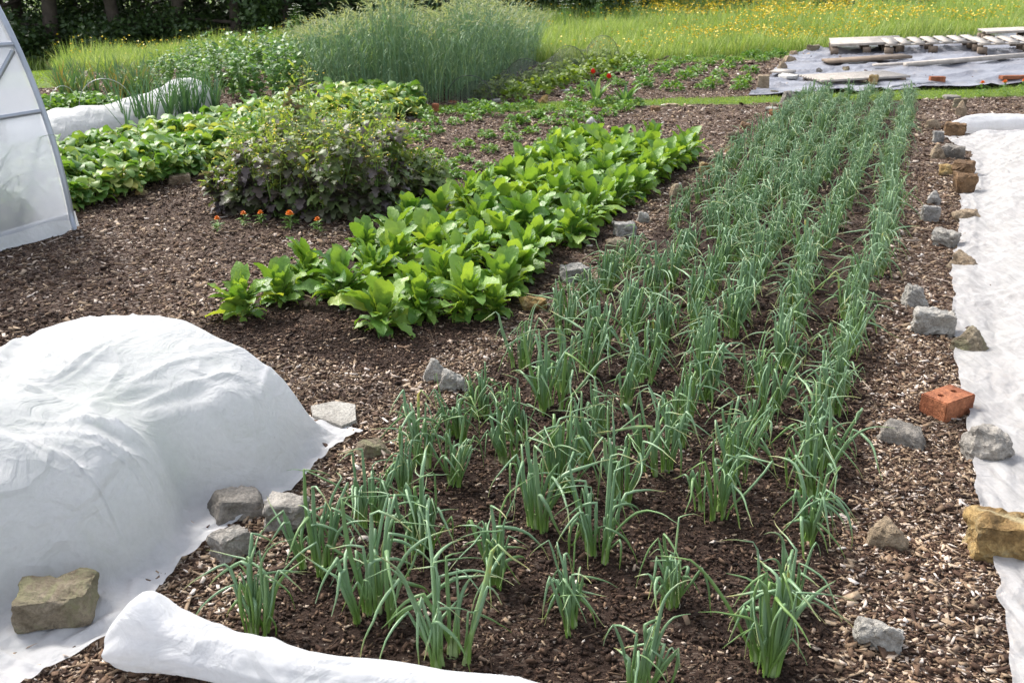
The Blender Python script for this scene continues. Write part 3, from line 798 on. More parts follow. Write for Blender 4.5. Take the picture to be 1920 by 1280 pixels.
def tulip(q, label, flowers):
    p = G(*q); r = empty('tulip', (p[0], p[1], gz(p)), .4)
    K = 11; az = U(0, 6.28, K); L = U(.2, .36, K); mb = MB()
    leaves(mb, np.stack([np.cos(az) * .03, np.sin(az) * .03, np.zeros(K)], 1), az, U(1.1, 1.4, K), U(.3, .9, K), L, L * .09, p_oval, nseg=7, cup=.6)
    mb.build('leaves', M['bean'], r)
    for (dx, h) in flowers:
        sb = MB(); tubes(sb, np.array([[[0, 0, 0], [dx * .6, 0, h * .5], [dx, 0, h]]]), np.full((1, 3), .005), 5); s = sb.build('stem', M['mustard_stem'], r)
        fb = MB()
        leaves(fb, np.tile([dx, 0, h - .005], (6, 1)), np.arange(6) / 6 * 6.28, 1.0, -.7, np.full(6, .075), .028, p_oval, nseg=5, cup=.4)
        leaves(fb, np.tile([dx, 0, h - .005], (4, 1)), np.arange(4) / 4 * 6.28 + .4, .5, -1.2, np.full(4, .065), .028, p_oval, nseg=5, cup=.4)
        fb.build('flower', M['red'], r)
    return tag(r, label, 'tulip')
tulip((1118, 192), 'tulip plant with two red flowers standing at the lawn strip', [(-.06, .36), (.17, .29)])
tulip((1173, 197), 'tulip plant with leaves only and no flower, on the lawn strip', [])

# ------------------------------------------------------------------ beans, rye, garlic, leeks
BV = []
for i in range(5):
    keep = rng; rng = np.random.default_rng(800 + i)
    Ks = 5; az = U(0, 6.28, Ks); t = np.linspace(0, 1, 7); S = np.zeros((Ks, 7, 3)); hh = U(.55, .8, Ks)
    S[:, :, 0] = (np.cos(az) * .14)[:, None] * t; S[:, :, 1] = (np.sin(az) * .14)[:, None] * t; S[:, :, 2] = hh[:, None] * t
    sm = MB(); tubes(sm, S, np.tile(np.linspace(.007, .003, 7), (Ks, 1)), 4)
    K = 150; k = rng.integers(0, Ks, K); tt = U(.15, 1.03, K); P = np.stack([S[k, 0, 0] + (S[k, -1, 0]) * tt, S[k, -1, 1] * tt, hh[k] * tt], 1)
    L = U(.07, .12, K); mb = MB(); leaves(mb, P, U(0, 6.28, K), U(-.1, .9, K), U(.2, 1.0, K), L, L * .26, p_oval, roll=rng.normal(0, .5, K), nseg=4, wav=.1)
    fm = MB(); Kf = 14; k = rng.integers(0, Ks, Kf); tt = U(.6, .98, Kf); P = np.stack([S[k, -1, 0] * tt, S[k, -1, 1] * tt, hh[k] * tt], 1) + rng.normal(0, .03, (Kf, 3))
    leaves(fm, P, U(0, 6.28, Kf), .2, .4, np.full(Kf, .03), .010, p_oval, nseg=2)
    ms = [mb.mesh('bean_leaves'), sm.mesh('bean_stems'), fm.mesh('bean_flowers')]
    for m_, k_ in zip(ms, ('bean', 'mustard_stem', 'umbel')): m_.materials.append(M[k_])
    BV.append(ms); rng = keep
bp0, bp1, bp2 = G(300, 178), G(590, 182), G(430, 130)
for i in range(13):
    for j in range(9):
        x = -7.2 + i * .36 + j * .02 + rng.normal(0, .06); y = 12.6 + j * .5 + rng.normal(0, .1) - (x + 7.2) * .1
        px, py = project(x, y, 0)
        if px > 640 or px < 215 + j * 14: continue
        plant('broad_bean_plant', BV[int(rng.integers(0, 5))], np.array([x, y]), U(.74, .92) * (.62 + .38 * float(sstep((px - 230) / 260))), 'grey-green broad bean plant in the thick patch beside the tall rye', 'broad bean', 'broad bean plants in the patch beside the rye', parts=('leaves', 'stems', 'flowers'), z=float(big(x, y)))

def rye():
    RP = [(575, 188), (640, 194), (760, 197), (880, 192), (940, 168), (1000, 128), (1015, 108), (960, 112), (900, 135), (820, 152), (700, 154), (575, 152)]
    pts = []
    while len(pts) < 2500:
        x = U(-5, 2.5); y = U(11.2, 19)
        px, py = project(x, y, 0.0)
        if in_poly(np.array([px]), np.array([py]), RP)[0]: pts.append((x, y))
    P = np.array(pts); K = len(P)
    px, _ = project(P[:, 0], P[:, 1], 0)
    h = U(.98, 1.30, K) * np.interp(px, [575, 640, 690, 740, 800, 880, 950, 1015], [.72, .80, .80, 1.06, .84, 1.03, .76, .58]) * (.97 + .20 * vnoise(P[:, 0] * 1.4 + 3.3, P[:, 1] * 1.2, 0, 3) + .10 * vnoise(P[:, 0] * 5, P[:, 1] * 5, 0, 4))
    n = 9; t = np.linspace(0, 1, n); az = U(0, 6.28, K); b = U(.02, .34, K)
    S = np.zeros((K, n, 3)); S[:, :, 0] = P[:, :1] + (np.cos(az) * b)[:, None] * t ** 2; S[:, :, 1] = P[:, 1:] + (np.sin(az) * b)[:, None] * t ** 2; S[:, :, 2] = h[:, None] * t
    mb = MB(); tubes(mb, S, np.tile(np.linspace(.0042, .0024, n), (K, 1)), 3)
    for a in range(5):
        q = U(.05, .85, K); Pq = np.stack([P[:, 0] + np.cos(az) * b * q ** 2, P[:, 1] + np.sin(az) * b * q ** 2, h * q], 1)
        L = U(.14, .3, K); leaves(mb, Pq, U(0, 6.28, K), U(.6, 1.4, K), U(.6, 2.4, K), L, .0055, p_blade, nseg=4)
    o = mb.build('rye', M['rye']); tag(o, 'tall blue-green rye standing in a dense block before the meadow', 'rye', kind='stuff')
    hm = MB(); L = U(.09, .14, K)
    leaves(hm, S[:, -1], az, U(.2, 1.3, K), U(.6, 2.2, K), L, .008, lambda t: np.where(np.arange(len(t)) % 2, 1.0, .55) * (1.02 - t ** 3), nseg=7, cup=.3)
    leaves(hm, S[:, -1], az, U(.2, 1.3, K), U(.6, 2.0, K), L * 1.1, .005, lambda t: np.where(np.arange(len(t)) % 2, 1.2, .3) * (1.02 - t ** 3), nseg=7, cup=.3, roll=1.5)
    o2 = hm.build('rye_ears', M['rye_head'], o); o2['kind'] = 'stuff'
rye()

def spiky(name, p, K, L, W, mt, label, cat, group, lean=.5, curl=.7):
    r = empty(name, (p[0], p[1], gz(p)))
    az = U(0, 6.28, K); mb = MB(); LL = U(.6, 1.1, K) * L
    leaves(mb, np.stack([np.cos(az) * .012, np.sin(az) * .012, U(0, .05, K)], 1), az, PI / 2 - U(.05, lean, K), U(.1, curl, K), LL, W, p_blade, nseg=7, cup=.5)
    mb.build('leaves', M[mt], r)
    sb = MB(); tubes(sb, np.array([[[0, 0, -.01], [0, 0, .05], [0, 0, .12]]]), np.array([[.012, .011, .008]]), 6); sb.build('stem', M['onion_base'], r)
    return tag(r, label, cat, group)
for i in range(26):
    t = i / 25; p = G(255 + 155 * t, 246 - 34 * t) + np.array([rng.normal(0, .08), rng.normal(0, .08)])
    spiky('leek', p, 7, .52, .013, 'leek', 'dark upright leek in the row before the white net tunnel', 'leek', 'leeks before the white net tunnel', .35, .5)
spiky('leek', G(240, 256), 4, .5, .012, 'leek', 'lone dark leek leaning toward the polytunnel, apart from the leek row', 'leek', None, .6, .3)
for i in range(44):
    p = G(U(95, 270), U(172, 205)) + np.array([0, .3])
    spiky('garlic_plant', p, 9, .5, .014, 'garlic', 'garlic plant with browning leaf tips in the patch behind the net tunnel', 'garlic', 'garlic plants behind the white net tunnel', .5, .8)
for i in range(22):
    p = G(92 + U(0, 1) * 110, U(196, 214)); plant('low_salad_plant', PV[i % 5], p, U(1.2, 1.6), 'low green salad plant between the garlic and the net tunnel', 'salad plant', 'salad plants behind the net tunnel')

# ------------------------------------------------------------------ grass and meadow
def blades(n, xr, yr, test, hf, wf, name, m, label, cat, lean=.5):
    x = U(*xr, n); y = U(*yr, n); k = test(x, y); x, y = x[k], y[k]; K = len(x)
    z = H(x, y) - .005; h = hf(x, y) * U(.6, 1.15, K)
    mb = MB(); leaves(mb, np.stack([x, y, z], 1), U(0, 6.28, K), PI / 2 - U(.02, lean, K), U(.1, 1.1, K), h, wf(x, y), p_blade, nseg=3, cup=.3)
    return tag(mb.build(name, m), label, cat, kind='stuff')
def in_strip(x, y):
    px, py = project(x, y, big(x, y)); return in_poly(px, py, STRIP)
def in_lawns(x, y):
    px, py = project(x, y, big(x, y)); return in_poly(px, py, STRIP2) | in_poly(px, py, LAWNL)
def in_meadow(x, y):
    px, py = project(x, y, big(x, y))
    return in_poly(px, py, MEADOW) & ~in_poly(px, py, LAWNL) & (px > -150) & (px < 2070)
blades(90000, (-1.8, 9.5), (10.8, 15.5), in_strip, lambda x, y: .035, lambda x, y: .004, 'lawn_grass', M['grass'], 'short mown bright green grass of the strip crossing the garden', 'grass')
blades(90000, (-14, 14), (14, 28), in_lawns, lambda x, y: .05, lambda x, y: .007, 'lawn_grass', M['grass'], 'short mown grass at the foot of the meadow', 'grass')
def mh(x, y): return .32 * (1 + .8 * vnoise(x * .9, y * .9, 0, 31)) + .10 * vnoise(x * 3, y * 3, 0, 33) + .1
blades(210000, (-16, 20), (13.5, 26), in_meadow, mh, lambda x, y: .008, 'meadow_grass', M['meadow'], 'long pale green meadow grass behind the beds and the tarpaulin', 'grass', .6)
blades(170000, (-24, 36), (26, 62), in_meadow, lambda x, y: mh(x, y) * 1.15, lambda x, y: .016, 'meadow_grass', M['meadow'], 'distant long meadow grass running up to the trees', 'grass', .6)
def cups(n, xr, yr, name, label, dens):
    x = U(*xr, n); y = U(*yr, n); x = x * .5 + .5 * x * y / yr[1]; k = in_meadow(x, y) & (U(0, 1, n) < dens(x, y)); x, y = x[k], y[k]; K = len(x)
    P = np.stack([x, y, H(x, y) + mh(x, y) * U(.75, 1.15, K)], 1); mb = MB(); s = .016 + .0009 * (y - 14)
    for a in range(4):
        leaves(mb, P, U(0, 6.28, K), U(.1, .9, K), -.3, np.broadcast_to(s, (K,)) * 1.5, s * .8, p_oval, nseg=2)
    tag(mb.build(name, M['yellow']), label, 'flowers', kind='stuff')
def dn(x, y):
    px, _ = project(x, y, 0); r = .15 + .85 * sstep((px - 1050) / 500)
    return r * np.clip(-.35 + 2.6 * vnoise(x * .45, y * .6, 0, 41) + 1.1 * vnoise(x * 2.2, y * 2, 0, 43), .03, 1)
cups(60000, (-14, 24), (14, 40), 'buttercups', 'yellow buttercups scattered through the meadow grass', dn)

def umbel(p, h, s, label, mt='umbel', n=14):
    r = empty('cow_parsley', (p[0], p[1], gz(p))); sb = MB(); fb = MB(); lb = MB()
    for k in range(n):
        az = U(0, 6.28); rr = U(0, .22) * s; hh = h * U(.75, 1.05); x, y = rr * math.cos(az), rr * math.sin(az)
        tubes(sb, np.array([[[0, 0, 0], [x * .3, y * .3, hh * .6], [x, y, hh]]]), np.array([[.006, .004, .003]]), 4)
        K = 16; a2 = U(0, 6.28, K); q = np.sqrt(U(0, 1, K)) * .05 * s
        leaves(fb, np.stack([x + np.cos(a2) * q, y + np.sin(a2) * q, hh + .012 - q * .2], 1), a2, U(0, .6, K), .3, np.full(K, .022), .012, p_oval, nseg=2)
    K = 60; a2 = U(0, 6.28, K); leaves(lb, np.stack([np.cos(a2) * .08, np.sin(a2) * .08, U(.1, .9, K) * h * .85], 1), a2, U(0, .8, K), .8, U(.08, .16, K), .03, p_lobed, nseg=5)
    sb.build('stems', M['mustard_stem'], r); fb.build('flower_heads', M[mt], r); lb.build('leaves', M['bean'], r)
    return tag(r, label, 'cow parsley', 'cow parsley at the meadow edge below the trees')
for (q, h, mt) in [((60, 112), .75, 'umbel'), ((110, 112), .9, 'umbel'), ((150, 112), .8, 'umbel'), ((168, 110), .85, 'umbel'), ((203, 110), .95, 'umbel'), ((228, 110), 1.1, 'mustard_top'), ((315, 104), 1.1, 'umbel'), ((348, 100), 1.1, 'bean'), ((388, 98), 1.05, 'bean'), ((412, 96), .95, 'mustard_top'), ((445, 92), .95, 'umbel'), ((478, 88), 1.0, 'bean'), ((503, 86), 1.15, 'bean'), ((560, 84), 1.0, 'umbel'), ((930, 60), .95, 'umbel'), ((1060, 62), .8, 'umbel'), ((1120, 58), .9, 'umbel'), ((1190, 54), .8, 'umbel')]:
    umbel(G(*q), h, 1.0, 'tall cow parsley rising above the meadow against the dark trees' if q[0] < 600 else 'cow parsley with flat white heads in the grass beyond the rye', mt)
def shrub(p, s, label):
    r = empty('meadow_shrub', (p[0], p[1], gz(p))); K = 2600
    d = rng.normal(0, 1, (K, 3)); d /= np.linalg.norm(d, axis=1)[:, None]; q = U(.5, 1, K) ** .4
    P = d * q[:, None] * np.array([s, s, s * .55]) + np.array([0, 0, s * .5]); P *= (1 + .25 * vnoise(d[:, 0] * 3, d[:, 1] * 3, d[:, 2] * 3, 2))[:, None]
    P = P[P[:, 2] > 0]; K = len(P); mb = MB(); leaves(mb, P, U(0, 6.28, K), U(-.3, 1, K), .6, U(.05, .1, K) * 1.2, .022, p_oval, nseg=2)
    mb.build('leaves', M['tree_leaf'], r)
    sb = MB(); tubes(sb, np.array([[[0, 0, 0], [.05, 0, s * .4], [.1, .05, s * .8]]]), np.array([[.04, .03, .02]]), 6); sb.build('stems', M['bark'], r)
    return tag(r, label, 'shrub')
shrub(G(1540, 30), .85, 'dark rounded bush half sunk in the buttercup meadow')
shrub(G(1680, 18), 1.1, 'dark green bush behind the meadow, above the pallets')
shrub(G(1380, 30), .6, 'small grey-green bush in the meadow above the potato rows')

# ------------------------------------------------------------------ trees
def tree_meshes(seed, h=9.0, r=3.0):
    global rng
    keep = rng; rng = np.random.default_rng(seed)
    tm = MB(); t = np.linspace(0, 1, 9)
    tr = np.zeros((1, 9, 3)); tr[0, :, 2] = t * h * .85; tr[0, :, 0] = np.cumsum(rng.normal(0, .1, 9)); tr[0, :, 1] = np.cumsum(rng.normal(0, .1, 9)); tr[0, 0, :2] = 0
    tubes(tm, tr, np.linspace(.24, .06, 9)[None], 9)
    nl = 16; L = np.zeros((nl, 6, 3)); s = np.linspace(0, 1, 6)
    az = U(0, 6.28, nl); hz = U(.08, .8, nl) * h
    for i in range(nl):
        b = [np.interp(hz[i] / (h * .85), t, tr[0, :, c]) for c in range(3)]
        ln = r * U(.7, 1.05) * (1.15 - hz[i] / h * .7)
        L[i] = np.array(b) + np.stack([np.cos(az[i]) * s * ln, np.sin(az[i]) * s * ln, s * ln * U(-.1, .5)], 1)
    tubes(tm, L, np.tile(np.linspace(.08, .015, 6), (nl, 1)), 5)
    C = []
    for i in range(nl):
        for q in (.45, .7, .95): C.append([np.interp(q, s, L[i, :, c]) for c in range(3)])
    for k in range(14): a = U(0, 6.28); C.append([math.cos(a) * r * U(.4, 1), math.sin(a) * r * U(.4, 1), U(.3, 1.2)])
    C = np.array(C); K = 9500; k = rng.integers(0, len(C), K)
    d = rng.normal(0, 1, (K, 3)); d /= np.linalg.norm(d, axis=1)[:, None]
    P = C[k] + d * (U(.1, 1, K) ** .5 * U(.5, .95, len(C))[k])[:, None] * np.array([1, 1, .75])
    P[:, 2] = np.maximum(P[:, 2], .05)
    ll = U(.10, .2, K); mb = MB(); leaves(mb, P, U(0, 6.28, K), U(-.7, .7, K), .8, ll, ll * .36, p_oval, roll=rng.normal(0, .6, K), nseg=2, cup=.3)
    a = tm.mesh('trunk'); a.materials.append(M['bark']); c = mb.mesh('crown'); c.materials.append(M['tree_leaf'])
    rng = keep; return a, c
TV = [tree_meshes(900 + i) for i in range(3)]
line = [(-300, 33), (-130, 33), (20, 33.5), (130, 33), (240, 33.5), (350, 33), (455, 33), (560, 33), (660, 33), (760, 33.5), (850, 34), (940, 35), (1030, 35.5), (1110, 38), (1190, 41), (1290, 46), (1400, 50), (1520, 54), (1640, 57)]
ti = 0
for rowk in range(3):
    for i, (px, d) in enumerate(line):
        d2 = d + rowk * 3.6; x = (px + (45 if rowk % 2 else 0) - 960) / FPX * d2 * .98
        r = empty('broadleaf_tree', (x, d2, float(big(x, d2)) - .05), U(0, 6.28)); s = U(.85, 1.15); r.scale = (s, s, s)
        link('trunk', TV[ti % 3][0], r); link('crown', TV[ti % 3][1], r); ti += 1
        tag(r, 'dark broadleaf tree in the unbroken woodland edge beyond the meadow', 'tree', 'trees of the woodland edge')

# ------------------------------------------------------------------ stones
def stone_mesh(w, d, h, kind, seed):
    r_ = np.random.default_rng(seed); bm = bmesh.new()
    if kind == 'block': pts = np.array([[i, j, k] for i in (-1, 1) for j in (-1, 1) for k in (-1, 1)], float) * .5 * (1 + r_.uniform(-.16, .1, (8, 3)))
    elif kind == 'slab':
        a = np.arange(6) / 6 * 2 * PI + r_.uniform(-.3, .3, 6); q = r_.uniform(.42, .55, 6)
        pts = np.concatenate([np.stack([np.cos(a) * q, np.sin(a) * q, np.full(6, z) + r_.uniform(-.08, .08, 6)], 1) for z in (-.45, .45)])
    elif kind == 'wedge': pts = np.array([[-.5, -.5, -.5], [.5, -.45, -.5], [.5, .5, -.5], [-.5, .45, -.5], [-.3, -.35, .45], [.35, -.3, .05], [.3, .35, .25], [-.35, .3, .5]]) * (1 + r_.uniform(-.15, .15, (8, 3)))
    elif kind == 'peak': pts = np.array([[-.5, -.35, -.5], [.5, -.4, -.5], [.45, .4, -.45], [-.4, .45, -.5], [-.45, -.3, -.05], [.5, -.1, -.1], [.05, 0, .55], [-.1, .3, .45], [.2, -.35, .15]]) * (1 + r_.uniform(-.1, .1, (9, 3)))
    else:
        n = 13; d_ = r_.normal(0, 1, (n, 3)); d_ /= np.linalg.norm(d_, axis=1)[:, None]
        pts = np.sign(d_) * np.abs(d_) ** .6 * .5 * r_.uniform(.85, 1.05, (n, 1))
        pts = np.concatenate([pts, [[.3, .3, -.45], [-.3, .3, -.45], [.3, -.3, -.45], [-.3, -.3, -.45]]])
    ext = pts.max(0) - pts.min(0); pts = (pts - (pts.max(0) + pts.min(0)) / 2) / ext
    pts = pts * np.array([w, d, h])
    for p in pts: bm.verts.new(p)
    bmesh.ops.convex_hull(bm, input=bm.verts)
    for v in [v for v in bm.verts if not v.link_faces]: bm.verts.remove(v)
    bmesh.ops.remove_doubles(bm, verts=bm.verts, dist=min(w, d, h) * .04)
    m_ = min(w, d, h)
    bmesh.ops.bevel(bm, geom=list(bm.edges) + list(bm.verts), offset=m_ * (.09 if kind != 'round' else .2), segments=2, profile=.6, affect='EDGES', clamp_overlap=True)
    bmesh.ops.triangulate(bm, faces=bm.faces)
    for _ in range(3):
        es = [e for e in bm.edges if e.calc_length() > max(w, d, h) * .09]
        if es: bmesh.ops.subdivide_edges(bm, edges=es, cuts=1, use_grid_fill=True)
        bmesh.ops.triangulate(bm, faces=bm.faces)
    bm.normal_update()
    co = np.array([v.co for v in bm.verts]); no = np.array([v.normal for v in bm.verts]); f = 3.2 / max(w, d, h)
    dsp = fbm(co[:, 0] * f + seed, co[:, 1] * f, co[:, 2] * f, 3, seed) * m_ * .20 + fbm(co[:, 0] * f * 4, co[:, 1] * f * 4, co[:, 2] * f * 4, 3, seed + 5) * m_ * .11
    for v, n_, s_ in zip(bm.verts, no, dsp):
        v.co += Vector(n_ * s_)
        v.co.x = max(-w * .56, min(w * .56, v.co.x)); v.co.y = max(-d * .58, min(d * .58, v.co.y)); v.co.z = max(-h * .6, min(h * .58, v.co.z))
    me = bpy.data.meshes.new('stone'); bm.to_mesh(me); bm.free()
    me.polygons.foreach_set('use_smooth', np.ones(len(me.polygons), bool))
    me.set_sharp_from_angle(angle=.6)
    return me
_sid = [0]
def stone(px, py, w, h, col, kind, label, rz=0, name='stone', cat='stone', zoff=0, dr=.66, group='stones lying on the garden paths and cover edges'):
    _sid[0] += 1; sc_ = mpp(px, py); W = w * sc_
    p0 = G(px, py); a = math.atan2(CAMH, math.hypot(*p0)); D = W * dr
    Hh = (h * sc_ - D * math.sin(a) * .85) / math.cos(a); Hh = max(Hh * 1.2, W * .45)
    if kind == 'slab': Hh = W * .15; D = min(1.25 * W, max(.4 * W, (h * sc_ - Hh * math.cos(a)) / math.sin(a) * .95))
    me = stone_mesh(W, D, Hh, kind, 1000 + _sid[0]); me.materials.append(STONE[col])
    d = p0 / np.linalg.norm(p0); p = p0 + d * D * .45
    o = link(name, me); o.location = (p[0], p[1], gz(p) + Hh * .41 + zoff); 
    o.rotation_euler = (0, 0, -math.atan2(p0[0], p0[1]) + rz)
    return tag(o, label, cat, group)
ST = [
 (1660, 1030, 76, 66, 'tan', 'peak', 'pointed tan rock alone on the chip path between the onions and the ochre rock', .2),
 (1642, 1222, 88, 70, 'pale', 'round', 'rounded grey-green stone nearest the camera on the chip path', .1),
 (1868, 1058, 118, 100, 'ochre', 'block', 'large ochre rock with square faces pinning the near fleece edge', .35),
 (1845, 875, 90, 78, 'grey', 'round', 'chunky grey-brown rock on the fleece edge just below the brick', .3),
 (1690, 838, 92, 46, 'dark', 'wedge', 'long dark grey rock on the chips beside the orange brick', -.1),
 (1815, 666, 66, 56, 'moss', 'peak', 'brown two-humped rock on the fleece edge beside the pale square block', -.2),
 (1746, 630, 74, 54, 'pale', 'block', 'big pale squared block on the chips above the brick', .1),
 (1716, 574, 48, 42, 'pale', 'wedge', 'small pale wedge stone just beyond the big squared block', .3),
 (1808, 507, 56, 36, 'tan', 'wedge', 'long tilted stone holding a fleece corner beyond the two-humped rock', -.4),
 (1770, 462, 46, 32, 'pale', 'block', 'boxy grey stone on the chips close to the fleece', -.3),
 (1811, 419, 58, 27, 'tan', 'round', 'flat smooth tan stone lying on the fleece edge', 0),
 (1742, 417, 31, 30, 'slate', 'block', 'small light grey cube of stone on the chip path', .3),
 (1749, 383, 26, 28, 'slate', 'peak', 'small angular grey stone behind the light grey cube', .2),
 (1806, 364, 44, 40, 'brown', 'round', 'lower of the two rusty brown rocks stacked close on the fleece edge', .2),
 (1804, 333, 38, 30, 'brown', 'block', 'upper rusty brown rock touching the fleece edge', -.3),
 (1775, 330, 32, 20, 'ochre', 'round', 'small ochre rock leaning on the upper rusty brown one', 0),
 (1786, 297, 42, 24, 'dark', 'block', 'dark grey oblong stone on the fleece corner', -.1),
 (1755, 297, 28, 26, 'tan', 'peak', 'tan stone side by side with the dark oblong one', .5),
 (1758, 268, 21, 21, 'slate', 'block', 'little blue-grey cube just below the fleece roll end', .3),
 (1789, 258, 38, 25, 'brown', 'block', 'brown rock wedged against the end of the fleece roll', .1),
 (1748, 243, 30, 17, 'tan', 'round', 'flat tan stone on the chips beside the last onions', 0),
 (1801, 218, 20, 28, 'tan', 'peak', 'upright pinkish tan stone standing on the chips past the fleece roll', 0),
 (1798, 202, 24, 17, 'moss', 'block', 'brown block behind the upright tan stone', .1),
 (1783, 187, 34, 10, 'dark', 'slab', 'flat dark stone at the lawn strip beside the onions', .1),
 (438, 1047, 72, 60, 'grey', 'block', 'grey cuboid stone on the chips near the first onion clump', .5),
 (545, 997, 82, 66, 'grey', 'block', 'speckled grey block between the mound of fleece and the onions', -.4),
 (446, 982, 112, 56, 'dark', 'wedge', 'long dark stone half under the edge of the big fleece mound', .15, .01),
 (636, 808, 90, 66, 'pale', 'slab', 'flat pale flagstone lying at the tip of the big fleece mound', .4),
 (118, 1188, 150, 98, 'moss', 'block', 'largest mossy brown boulder weighing down the big fleece mound', -.25, .02),
 (815, 722, 46, 48, 'pale', 'peak', 'pale pointed stone beside the onions, front of the spinach bed', .1),
 (850, 738, 56, 42, 'pale', 'wedge', 'pale stone with a brown side touching the pointed one by the onions', -.2),
 (700, 858, 66, 34, 'moss', 'wedge', 'brown stone half hidden among the near onion leaves', .2),
 (1000, 582, 56, 34, 'ochre', 'round', 'orange-brown rock at the near corner of the spinach bed', .1),
 (1076, 529, 52, 36, 'slate', 'block', 'square dark grey block between spinach and onions', .5),
 (1155, 474, 38, 26, 'moss', 'block', 'olive-grey block behind the square dark one', .1),
 (1170, 447, 42, 30, 'slate', 'block', 'blue-grey block just past the olive one', .3),
 (1207, 418, 28, 22, 'pale', 'wedge', 'thin pale stone tilted on the chips by the spinach', .2),
 (1267, 371, 29, 25, 'tan', 'round', 'tan cubic rock halfway along the spinach-side path', .3),
 (1325, 328, 35, 23, 'ochre', 'round', 'ochre cobble off the far corner of the spinach', 0),
 (1373, 304, 24, 18, 'white', 'wedge', 'small white stone at the edge of the onion leaves', 0),
 (1376, 289, 34, 21, 'brown', 'round', 'dark brown cobble just above the small white stone', 0),
 (1374, 264, 26, 16, 'moss', 'round', 'dull brown cobble second up from the small white stone', .2),
 (1398, 243, 27, 14, 'brown', 'wedge', 'low brown stone on bare chips beside the far onions', 0),
 (1452, 221, 28, 17, 'brick', 'round', 'reddish lump by the far onion row', .3),
 (1447, 206, 24, 13, 'slate', 'slab', 'bluish flat stone by the dark angular rock at the lawn', 0),
 (1480, 197, 36, 25, 'dark', 'wedge', 'dark angular rock at the lawn strip where the onion bed begins', .2),
 (1109, 236, 21, 15, 'white', 'peak', 'pale pointed stone past the potatoes, alone on the chips', 0),
 (1063, 254, 24, 12, 'grey', 'round', 'grey stone between the far spinach and the potatoes', 0),
 (1228, 209, 20, 10, 'brown', 'round', 'small brown cobble just below the lawn strip', 0),
 (1259, 199, 24, 6, 'tan', 'slab', 'thin flat tan stone on the lawn strip edge', 0),
 (336, 347, 40, 17, 'tan', 'block', 'flat-topped tan block before the dense leafy greens', .1),
 (265, 366, 24, 22, 'ochre', 'peak', 'small orange upright stone before the dense leafy greens', 0),
 (412, 326, 34, 13, 'tan', 'round', 'low tan stone between the leafy greens and the mustard bush', 0),
 (936, 192, 30, 8, 'white', 'slab', 'white flat slate at the near corner of the strawberry bed', 0),
 (1018, 194, 20, 14, 'ochre', 'round', 'brown cobble on the black net hem by the lawn', 0),
 (1061, 171, 18, 6, 'white', 'slab', 'pale flat stone on the net hem beside the strawberries', 0),
 (1096, 157, 14, 6, 'slate', 'slab', 'small blue-grey flat stone farther along the net hem', 0),
 (1140, 137, 16, 6, 'slate', 'slab', 'flat grey stone at the far end of the net hem', 0),
 (1158, 130, 18, 7, 'brick', 'slab', 'flat red tile piece at the far end of the strawberry bed', 0),
 (851, 193, 22, 7, 'brick', 'slab', 'thin red tile piece at the foot of the rye', 0),
 (817, 210, 13, 14, 'brick', 'block', 'small upright dark red brick at the lawn strip corner', 0),
 (770, 224, 18, 10, 'slate', 'slab', 'grey slab beside the far end of the leafy greens', 0),
 (1523, 101, 26, 10, 'moss', 'round', 'brown stone at the far corner of the dark tarpaulin', 0),
 (1488, 112, 18, 10, 'tan', 'round', 'tan stone on the tarpaulin edge next to the far corner stone', .2),
 (1480, 122, 26, 11, 'tan', 'wedge', 'long tan stone on the tarpaulin edge, midway', .5),
 (1466, 135, 18, 12, 'tan', 'wedge', 'tan stone on the tarpaulin edge above the white slabs', .5),
 (1478, 156, 42, 15, 'white', 'slab', 'white slab of stone on the tarpaulin edge, underneath', .3),
 (1430, 172, 22, 30, 'tan', 'block', 'rough brown rubble block at the near corner of the tarpaulin', 0),
 (1451, 178, 18, 9, 'moss', 'round', 'round dull stone on the near hem of the tarpaulin', 0),
 (1535, 143, 12, 8, 'dark', 'round', 'small black stone lying out on the tarpaulin', 0),
 (1585, 139, 14, 7, 'moss', 'round', 'small oval stone on the tarpaulin between the boards', 0),
 (1820, 122, 20, 5, 'tan', 'slab', 'thin stone on the tarpaulin before the slatted pallets', 0),
 (1636, 164, 19, 15, 'ochre', 'round', 'ochre rock on the duckboard behind the onion bed', 0),
]
for q in ST:
    stone(q[0], q[1], q[2], q[3], q[4], q[5], q[6], q[7], zoff=q[8] if len(q) > 8 else (.055 if q[1] < 166 and q[0] > 1452 else 0))

